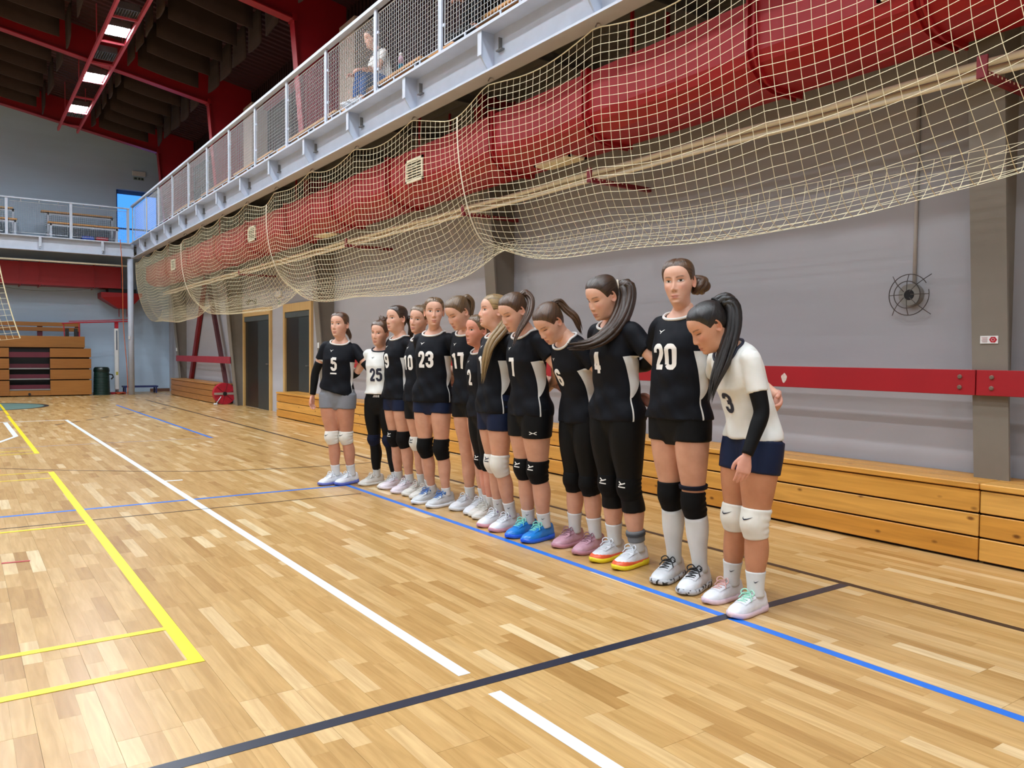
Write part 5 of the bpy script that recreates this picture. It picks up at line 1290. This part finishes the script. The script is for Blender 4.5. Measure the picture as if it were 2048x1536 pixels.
    if sp.get('logo', True):
        it = [ribbon2d(p_, w_, tp, .15) for p_, w_, tp in RUNBIRD]; v, f = place2d(it, lambda u, v_: jmap(nphi+.42-u/.13, 1.345+v_), 0, 0, .021, .021); obj('chest_logo', v, f, pm, jersey, False)
    if sp.get('jersey', 'black') == 'black':
        for sd in (1, -1):
            zt = 1.245; zm = 1.0; rows = []; n = 34
            for i in range(n):
                z = zm+(zt-zm)*i/(n-1); u = (z-zm)/(zt-zm); pf = math.radians(76-10*u+5*math.sin(math.pi*u)); pr = pf+math.radians(4+36*min(1, u/.62)**.85-10*max(0, (u-.62)/.38)**2)
                rows.append([jmap(sd*(pf+(pr-pf)*k/7), z) for k in range(8)])
            rv = np.array(rows).reshape(-1, 3); obj('side_panel', rv, grid_faces(n, 8, False), M_panel, jersey)
            rows = []
            for z in np.linspace(hem+.006, zm, 24): pf = math.radians(77-1*(z-hem)/.14); rows.append([jmap(sd*(pf+k*.024), z) for k in (0, 1, 2)])
            obj('piping', np.array(rows).reshape(-1, 3), grid_faces(24, 3, False), M_panel, jersey)
    # ---- shorts / leggings
    kind, t_end, bm_ = sp.get('bottom', ('shorts', .20, M_shorts))
    infl = .009 if kind == 'shorts' else .007
    parts = [loft([ring(z, infl, infl, infl) for z in np.linspace(.755, 1.03, 22)])]
    for i in (0, 1): parts.append(loft(leg_tube(i, 0, t_end, lambda q: infl+.002*sstep(t_end-.03, t_end, q), int(20+30*t_end))))
    sv, sf = fuse(parts, vox*.9, 3, 2); shorts = obj('shorts' if kind == 'shorts' else 'leggings', sv, sf, bm_)
    def legmap(i, t, phi, off):
        T_, P, R_ = legs[i]; c = np.array([np.interp(t, T_, P[:, k]) for k in range(3)]); r = np.interp(t, T_, R_); fd = feet[i][1]; F3 = np.array([fd[0], fd[1], 0]); R3 = np.array([fd[1], -fd[0], 0]); d = F3*math.cos(phi)+R3*math.sin(phi); return c+d*(r+off*s), d
    def leglogo(mark, i, t0, phi0, off, size, m, par, nm='logo'):
        bb_ = BVHTree.FromPolygons([tuple(v.co) for v in par.data.vertices], [tuple(p.vertices) for p in par.data.polygons])
        def legmap(i, t, phi, off):
            T_, P, R_ = legs[i]; c = np.array([np.interp(t, T_, P[:, k]) for k in range(3)]); fd = feet[i][1]; d = np.array([fd[0], fd[1], 0])*math.cos(phi)+np.array([fd[1], -fd[0], 0])*math.sin(phi)
            h = bb_.ray_cast(Vector(c+d*.2), Vector(-d)); return (np.array(h[0])+d*.0025 if h[0] is not None else c+d*.06), d
        Lg = np.linalg.norm(legs[i][1][0]-legs[i][1][-1]); it = [ribbon2d(p_, w_, tp, .2) for p_, w_, tp in mark]
        v, f = place2d(it, lambda u, v_: tuple(legmap(i, t0-v_/Lg, phi0-u/.07, off)[0]), 0, 0, size, size); return obj(nm, v, f, m, par, False)
    if sp.get('waist'):
        SB = BVHTree.FromPolygons([tuple(p) for p in sv], sf)
        def wmap(u, v_):
            c, r, f, t = fr(.950+v_); p_ = -u/.15; d = r*math.sin(p_)+f*math.cos(p_); h = SB.ray_cast(Vector(c+d*.34*s), Vector(-d)); return tuple(np.array(h[0])+d*.002) if h[0] is not None else tuple(c+d*.11)
        for k, ch in enumerate(sp['waist']):
            v, f = place2d([ribbon2d(p_, .2) for p_ in DIG[ch]], wmap, (k-2)*.028, -.012, .036, .024); obj('waistband_letter', v, f, M_print, shorts, False)
    # ---- knee pads
    for i, kp in enumerate(sp.get('pads', (None, None))):
        if not kp: continue
        m, t0, t1, mark = kp; n = 22
        q = np.linspace(t0, t1, n); u = (q-t0)/(t1-t0); inf = .002+.0085*np.sin(math.pi*np.clip(u, 0, 1))**.35
        R_ = leg_tube(i, t0, t1, lambda qq: inf, n, 30); fd = feet[i][1]; F3 = np.array([fd[0], fd[1], 0]); T_, P, Rd = legs[i]
        cen = np.stack([np.interp(q, T_, P[:, k]) for k in range(3)], 1); d = R_-cen[:, None]; d /= np.linalg.norm(d, axis=2)[..., None]; fw = np.clip(d @ F3, 0, 1)
        bul = np.exp(-((u-.5)/.28)**2)[:, None]*fw**1.5*.014*s; wr = .0022*np.sin(u*26)[:, None]*(1-fw)**2*s
        R_ = R_+d*(bul+wr)[..., None]
        pad = obj('knee_pad', *loft(R_), m)
        if mark: leglogo(mark, i, t0+(t1-t0)*.28, sp.get('padphi', -.1), .0145, .022, M_print if m is M_pad else M_printd, pad)
    # ---- socks
    for i, sk in enumerate(sp.get('socks', (.90, .90))):
        if sk is None: continue
        sock = obj('sock', *loft(leg_tube(i, sk, 1.0, .0045, 16, 22)), M_sock)
        if sp.get('sockmark'): leglogo(sp['sockmark'], i, sk+.35*(1-sk), sp.get('sockphi', -.7), .0065, .017, M_printd, sock)
    for i, t0, t1, m, nm, inf in sp.get('bands', ()):
        obj(nm, *loft(leg_tube(i, t0, t1, lambda q: inf*np.clip(np.minimum((q-t0), (t1-q))/.006+.35, .35, 1), 14, 26)), m)
    if sp.get('shortslogo'): leglogo(sp['shortslogo'], 1, .19, -.55, 0, .017, M_print, shorts)
    # ---- arm sleeves
    for nm, a in arms.items():
        if a[7].get('sleeve'):
            t, P, R_ = a[:3]; t0, t1 = a[7]['sleeve']; q = np.linspace(t0, t1, 24); Q = np.stack([np.interp(q, t, P[:, k]) for k in range(3)], 1); obj('arm_sleeve', *loft(tube_rings(Q, np.interp(q, t, R_)+.0045*s, 22, a[6])), M_sleeve)
    # ---- shoes
    pal = sp['shoes']; sh = bar_shoe(.300*s*sp.get('foot', 1.0), pal)
    for i in (0, 1):
        ank, fd = feet[i]; X = np.array([fd[1], -fd[0], 0]); Y = np.array([fd[0], fd[1], 0]); Z = np.array([0, 0, 1.0]); org = np.array([ank[0], ank[1], ank[2]-.085*s])
        def tr(v): v = np.asarray(v, float); return org+np.outer(v[:, 0], X)+np.outer(v[:, 1], Y)+np.outer(v[:, 2], Z)
        so = obj('shoe', tr(sh['upper'][0]), sh['upper'][1], pal['upper'])
        obj('sole', tr(sh['sole'][0]), sh['sole'][1], pal['sole'], so); obj('laces', tr(sh['laces'][0]), sh['laces'][1], pal['laces'] if not isinstance(pal['laces'], tuple) else pal['laces'][i], so); obj('lace_stay', tr(sh['lace_stay'][0]), sh['lace_stay'][1], pal.get('stay', pal['upper']), so); obj('heel_counter', tr(sh['heel_counter'][0]), sh['heel_counter'][1], pal.get('counter', pal['sole']), so); obj('tongue', tr(sh['tongue'][0]), sh['tongue'][1], pal.get('tongue', pal['upper']), so)
        if pal.get('band'):
            bv_ = np.array(sh['upper'][0]); zt_ = bv_[:, 2]; g_ = bv_.copy(); g_[:, 0] *= 1.045; g_[:, 2] = np.minimum(zt_, .040*s+.012*s*sstep(.05, .19, bv_[:, 1]/s)); g_[:, 1] = g_[:, 1]*1.012; obj('rand', tr(g_), sh['upper'][1], pal['band'], so)
        if pal.get('swoosh'):
            pass
    sp['_e'] = e; sp['_fr'] = fr
    return e
def shoe_m(n, c, rough=.45, bump=.15): return mat('shoe_'+n, c, rough, var=.06, scale=25, bump=bump, bscale=70)
WH, OFF, GRY = shoe_m('white', '#dcdfe4'), shoe_m('offwhite', '#d2cec6'), shoe_m('pale_grey', '#bfc2c4')
def pal(u, so, l, **k): return dict(upper=u, sole=so, laces=l, **k)
STAY = shoe_m('stay_grey', '#c3c6cc')
P_white = pal(WH, WH, WH, stay=STAY, counter=STAY); P_off = pal(OFF, OFF, OFF, stay=shoe_m('stay_beige', '#bdb8ae'))
BROWN = ('hair_brown', '#1f150f', '#69492f'); DBROWN = ('hair_dark_brown', '#140e0b', '#4d3727'); BLOND = ('hair_dark_blond', '#4a3822', '#b89a68'); BLACK = ('hair_black', '#060506', '#2a2523'); LBROWN = ('hair_light_brown', '#2a1e14', '#866846')
BEH_R = dict(up=(.50, -.42, -.76), fo=(.80, -.42, -.35), back=(0, -1, .1), curl=(.25, .3, .2)); BEH_L = dict(up=(-.50, -.42, -.76), fo=(-.80, -.42, -.35), back=(0, -1, .1), curl=(.25, .3, .2))
def beh(sd, u=(.40, .52, -.76), f=(.30, .80, -.35), **k):
    """arm laid behind the neighbour's back; sd 1 = right arm, towards the far end; world directions (back, along the row, up)"""
    return dict(up=(u[0], sd*u[1], u[2]), fo=(f[0], sd*f[1], f[2]), back=(1, 0, .1), curl=(.25, .3, .2), world=True, **k)
PB, PW = (M_pad, .40, .58, None), (M_padw, .42, .58, None)
SPECK = mat('shoe_sole_speckled', '#8d8f92', .5, var=.95, scale=45)
for nd in SPECK.node_tree.nodes:
    if nd.type == 'VALTORGB': nd.color_ramp.elements[0].position = .44; nd.color_ramp.elements[1].position = .47
PLAYERS = [
 dict(label='player number 5, grey shorts, black arm sleeves, far left end of the row', H=1.70, psi=134, feet=((3.05, 7.54, 105), (3.19, 7.47, 108)), hpsi=128, hpitch=-2, hroll=0, hair=BROWN, pony_base=(0, -.098, -.005), tail=[(0, -.03, -.02), (-.03, -.05, -.09), (-.035, -.05, -.15)], tail_r=.024, locks=12,
  num='5', captain=True, bottom=('shorts', .17, M_greysh), hem=.93, pads=((M_padw, .43, .58, SWOOSH), (M_padw, .43, .58, SWOOSH)), socks=(.86, .86), shoes=pal(WH, shoe_m('sole_blue', '#5b66b0'), WH), leg=1.05, wide=1.04, hip=(.01, 0), side=-4, legskin='#c08a70',
  armR=dict(up=(.42, -.02, -.9), fo=(.10, .05, -1), back=(.9, -.3, .1), curl=(.3, .35, .25), sleeve=(.33, .98)), armL=beh(-1, sleeve=(.33, .98)), look=(-.002, .001), hemtilt=0.3),
 dict(waist='JOOR', label='player number 25 in white jersey and black leggings, hair in a bun', H=1.62, psi=128, feet=((3.38, 7.30, 95), (3.46, 7.04, 96)), hpsi=125, hpitch=6, hroll=-4, hair=BROWN, pony_base=(0, -.042, .103), bun=.040, num='25', jersey='white', bottom=('leggings', .90, M_legg), hem=.97, numz=1.17,
  pads=((cloth('pad_navy', '#10162c', .75, .3), .42, .56, None), (MATS['pad_navy'], .42, .56, None)), socks=(.86, .90), shoes=P_off, leg=.95, armR=beh(1, (-.25, .62, -.74), (-.55, .70, -.25), sleeve=(.48, .98)), armL=beh(-1), sleeve=.42, part=False),
 dict(label='player number 9 with dark wavy ponytail and black knee pads, third from the far end', H=1.755, psi=93, feet=((3.47, 7.00, 98), (3.46, 6.74, 100)), hpsi=104, hpitch=0, hair=DBROWN, pony_base=(0, -.100, .015), tail=[(0, -.035, -.01), (-.02, -.06, -.08), (.0, -.05, -.17), (.01, -.06, -.22)], tail_r=.034, num='9', bottom=('shorts', .19, M_navy), pads=((M_pad, .40, .58, KMARK), PB), socks=(.90, .90), shoes=pal(shoe_m('rose_white', '#d9cfd6'), shoe_m('rose_white', '#d9cfd6'), WH), armR=beh(1), armL=beh(-1), tie=True),
 dict(label='player number 10, curly bun, half hidden between numbers 9 and 23', H=1.74, psi=92, feet=((3.49, 6.56, 95), (3.47, 6.38, 98)), hpsi=120, hpitch=4, hroll=-8, hair=LBROWN, pony_base=(0, -.06, .095), bun=.026, num='10', bottom=('shorts', .24, M_shorts), pads=((M_padw, .43, .57, KMARK), (M_padw, .43, .57, None)), socks=(.86, .90), shoes=P_off, armR=beh(1), armL=beh(-1), part=False),
 dict(label='player number 23 facing the viewer, tall, black knee pads, blue trimmed shoes', H=1.785, psi=118, feet=((3.38, 6.17, 100), (3.40, 5.95, 102)), hpsi=151, hpitch=0, hair=LBROWN, pony_base=(0, -.098, .0), tail=[(0, -.03, -.03), (0, -.03, -.1)], tail_r=.02, locks=10, num='23', bottom=('shorts', .17, M_navy), pads=((M_pad, .41, .60, None), (M_pad, .41, .61, None)), socks=(.92, .92), shoes=pal(GRY, WH, shoe_m('lace_blue', '#3a68a8'), tongue=shoe_m('tongue_blue', '#4a78b0')), armR=beh(1), armL=beh(-1), kneebend=(.05, .02), leg=.95),
 dict(label='player number 17 looking down, short high ponytail, no knee pads', H=1.80, psi=100, feet=((3.51, 5.74, 100), (3.52, 5.53, 102)), hpsi=98, hpitch=30, hair=LBROWN, pony_base=(0, -.082, .070), tail=[(0, -.05, .02), (-.01, -.085, -.02), (-.015, -.085, -.10), (-.01, -.07, -.16)], tail_r=.026, num='17', bottom=('shorts', .19, M_shorts), socks=(.88, .86), shoes=P_white, armR=beh(1), armL=beh(-1), eyes='down', lean=3, curve=8, part=False, leg=1.0),
 dict(label='smiling shorter player in black leggings peeking out behind number 17', H=1.61, psi=88, feet=((3.50, 5.44, 98), (3.47, 5.34, 100)), hpsi=94, hpitch=2, hroll=-4, hair=LBROWN, pony_base=(0, -.095, .02), tail=[(0, -.03, -.03), (0, -.03, -.1)], tail_r=.02, locks=8, num='2', numphi=0, bottom=('leggings', .56, M_legg), pads=((M_pad, .42, .58, KMARK), (M_pad, .42, .58, None)), socks=(.88, .88), shoes=P_off, armR=beh(1), armL=beh(-1), skin='#d4967f', lean=6, part=False),
 dict(label='blond player in profile, long hair over the shoulder, white knee pad', H=1.745, psi=86, feet=((3.36, 5.07, 98), (3.35, 4.89, 98)), hpsi=76, hpitch=-3, hair=BLOND, pony_base=(-.02, -.098, .0), tail=[(-.05, .02, -.05), (-.10, .11, -.13), (-.11, .21, -.24), (-.10, .25, -.38), (-.09, .26, -.52)], tail_r=.045, locks=26, num='1', bottom=('shorts', .21, M_navy), pads=((M_padw, .42, .58, KMARK), (M_padw, .41, .59, None)), socks=(.85, .85), shoes=pal(WH, shoe_m('sole_pink', '#c9909a'), WH, tongue=shoe_m('tongue_lilac', '#b49ad0')), armR=beh(1), armL=beh(-1), sockmark=SWOOSH, kneebend=(.02, .06), hip=(0, .03)),
 dict(label='player number 7 with bowed head, long straight ponytail and blue shoes', H=1.755, psi=87, feet=((3.34, 4.66, 98), (3.35, 4.48, 98)), hpsi=93, hpitch=28, hair=BROWN, pony_base=(0, -.080, .075), tail=[(-.01, -.05, .02), (-.05, -.065, -.03), (-.10, -.01, -.13), (-.11, .07, -.25), (-.11, .12, -.37)], tail_r=.030, locks=22, num='7', bottom=('shorts', .23, M_shorts), pads=((M_pad, .41, .58, KMARK), (M_pad, .41, .59, KMARK)), socks=(.87, .87), shoes=pal(shoe_m('blue', '#1f7fd0', .2), shoe_m('blue_sole', '#1c5fd8', .15), shoe_m('teal_lace', '#7fd8c8'), tongue=shoe_m('teal', '#2fb8a0')), armR=beh(1), armL=beh(-1, (.30, .58, -.75), (.5, .7, -.3)), eyes='down', lean=4, curve=8, leg=1.12, wide=1.04, sockmark=SWOOSH, shortslogo=UAMARK),
 dict(label='player number 6 bowing deeply, black capri leggings, pink shoes', H=1.71, psi=82, feet=((3.44, 4.25, 98), (3.44, 4.03, 98)), hpsi=92, hpitch=42, hair=BROWN, pony_base=(0, -.086, .075), tail=[(0, -.05, .02), (-.02, -.10, -.03), (-.05, -.15, -.08), (-.04, -.19, -.15), (-.03, -.22, -.2)], tail_r=.026, num='6', bottom=('leggings', .62, M_legg), pads=((M_pad, .46, .60, None), (M_pad, .46, .60, None)), socks=(.82, .82), shoes=pal(shoe_m('pink', '#c79aa8', .35), shoe_m('pink_sole', '#b8808e', .4), shoe_m('mauve_lace', '#8d6470')), armR=beh(1), armL=beh(-1), eyes='down', lean=9, curve=20, hip=(0, -.02), leg=1.08, wide=1.04),
 dict(label='player number 4 with long dark ponytail swinging forward, orange shoes', H=1.81, psi=88, feet=((3.42, 3.82, 98), (3.42, 3.61, 98)), hpsi=90, hpitch=24, hair=DBROWN, pony_base=(-.02, -.098, .030), tail=[(-.035, -.035, .0), (-.06, -.03, -.08), (-.075, .03, -.2), (-.05, .12, -.30), (.0, .22, -.35), (.04, .33, -.36)], tail_r=.052, locks=40, tail_end=.8, lock_end=.18, num='4', numphi=8, bottom=('leggings', .70, M_legg), pads=((M_pad, .44, .60, KMARK), (M_pad, .44, .60, KMARK)), socks=(.83, .86), shoes=pal(WH, shoe_m('yellow_sole', '#e6d022', .35), WH, band=shoe_m('orange_band', '#e8603a', .35), tongue=WH), armR=beh(1), armL=beh(-1, (.25, .66, -.72), (.35, .10, -.9)), eyes='down', lean=3, curve=6, leg=1.12, wide=1.05, tie_mat=shoe_m('scrunchie', '#cfc0ac'), tie=True, arm=1.1, hip=(0, .025), bands=((1, .84, .93, mat('brace_grey', '#6f7276', .8), 'ankle_brace', .010), (1, .855, .885, mat('brace_dark', '#3a3d42', .7), 'brace_strap', .014))),
 dict(label='tallest player number 20 looking up at the viewer, high white socks', H=1.845, psi=93, feet=((3.40, 3.27, 105), (3.38, 3.05, 106)), hpsi=118, hpitch=4, hroll=4, hair=BROWN, pony_base=(-.055, -.088, -.012), bun=.048, num='20', bottom=('shorts', .16, M_shorts), hem=.89, pads=((M_pad, .42, .60, None), (M_pad, .46, .62, None)), socks=(.60, .62), shoes=pal(shoe_m('white_black', '#d5d7da'), SPECK, M_black, tongue=M_black), armR=beh(1, (.3, .62, -.7), (.42, .82, -.12), sleeve=(.30, .98)), armL=beh(-1, (.42, .48, -.77), (.16, .80, -.55), hd=(-.6, -.5, -.5)), loose=.9, vox=.009, look=(-.001, .002), hip=(0, .03), bands=((1, .415, .445, cloth('strap_navy', '#0c1020', .7), 'pad_strap', .012),)),
 dict(label='black-haired player in white jersey number 3 at the near end, bowing', H=1.645, psi=76, feet=((3.36, 2.83, 88), (3.29, 2.61, 92)), hpsi=68, hpitch=33, hair=BLACK, pony_base=(0, -.080, .078), tail=[(-.005, -.045, .022), (-.03, -.085, -.01), (-.055, -.075, -.13), (-.06, -.03, -.28), (-.05, .02, -.41), (-.04, .04, -.53)], tail_r=.050, locks=44, num='3', jersey='white', bottom=('shorts', .20, M_navy), hem=.92, numz=1.17, pads=((M_padw, .42, .59, SWOOSH), (M_padw, .41, .60, SWOOSH)), socks=(.83, .83), shoes=pal(shoe_m('white_pink', '#dcdde2'), shoe_m('pink_white_sole', '#d6bcc4'), (shoe_m('lace_rose', '#d9a8a0'), shoe_m('lace_mint', '#9fd8c0'))), armR=beh(1, (.62, .62, -.48), (.25, .95, -.1)), armL=dict(up=(-.20, -.12, -.95), fo=(-.02, .40, -.90), hd=(0, .22, -.95), back=(-.9, .3, .1), curl=(.16, .28, .2), sleeve=(.30, .99)), eyes='down', lean=10, curve=26, hip=(0, -.10), leg=1.15, wide=1.0, sockmark=SWOOSH, vox=.009, legskin='#b8805f', skin='#cf9c80', part=False, loose=.9, sleeve=.62),
]
for sp in PLAYERS: person(sp)
# ================================================================== SPECTATORS
def seated(x, y, label, H, shirt, trousers, shoes, hair, hp, spread=.10, **k):
    d = dict(label=label, group='spectators on the gallery', H=H, psi=90, base=GT, feet=((x, y+.1, 90), (x, y-.1, 90)), drop=.53-.92*H/1.72+.0, hpsi=hp, hpitch=18, hair=hair, pony_base=(0, -.09, .0), tail=[(0, -.03, -.04), (0, -.04, -.16)], tail_r=.03, locks=12,
      knees=((spread, .40, .68), (-spread, .41, .66)), ankles=((spread, .46, .27), (-spread*.8, .43, .27)), footdir=(0, 1), bottom=('leggings', .93, trousers), jersey=shirt, logo=False, socks=(None, None), shoes=shoes, lean=14, curve=16, vox=.012,
      armR=dict(up=(.12, .30, -.9), fo=(-.1, .9, -.15), back=(.3, 0, 1), curl=(.4, .5, .4)), armL=dict(up=(-.12, .30, -.9), fo=(.1, .9, -.15), back=(-.3, 0, 1), curl=(.4, .5, .4)), eyes='down')
    d.update(k); person(d)
M_jeans = cloth('jeans_blue', '#33558f', .85, .4); M_trs = cloth('trousers_black', '#0a0a0c', .8, .3)
seated(5.10, 10.5, 'spectator in blue jeans and white shoes seated behind the gallery railing', 1.70, 'white', M_jeans, P_white, BROWN, 95)
seated(5.10, 7.55, 'spectator in black trousers seated behind the railing at the top edge', 1.78, 'black', M_trs, pal(M_black, M_black, M_black), DBROWN, 100, skin='#b07a60', handskin='#a87058')
e = empty('drink_bottle', (4.86, 9.62, GT+.44)); tag(e, 'pink and blue drinking bottle standing on the gallery bench', 'bottle')
MB().lathe([(.036, 0), (.038, .01), (.038, .12), (.0001, .121)], n=18).build('lower_body', mat('bottle_blue', '#3a9fc4', .3), e, True)
MB().lathe([(.038, .12), (.038, .19), (.022, .225), (.0001, .226)], n=18).build('upper_body', mat('bottle_pink', '#c9a0b4', .3), e, True)
MB().lathe([(.022, .224), (.022, .26), (.012, .272), (.0001, .274)], n=14).build('cap', M_white, e, True)
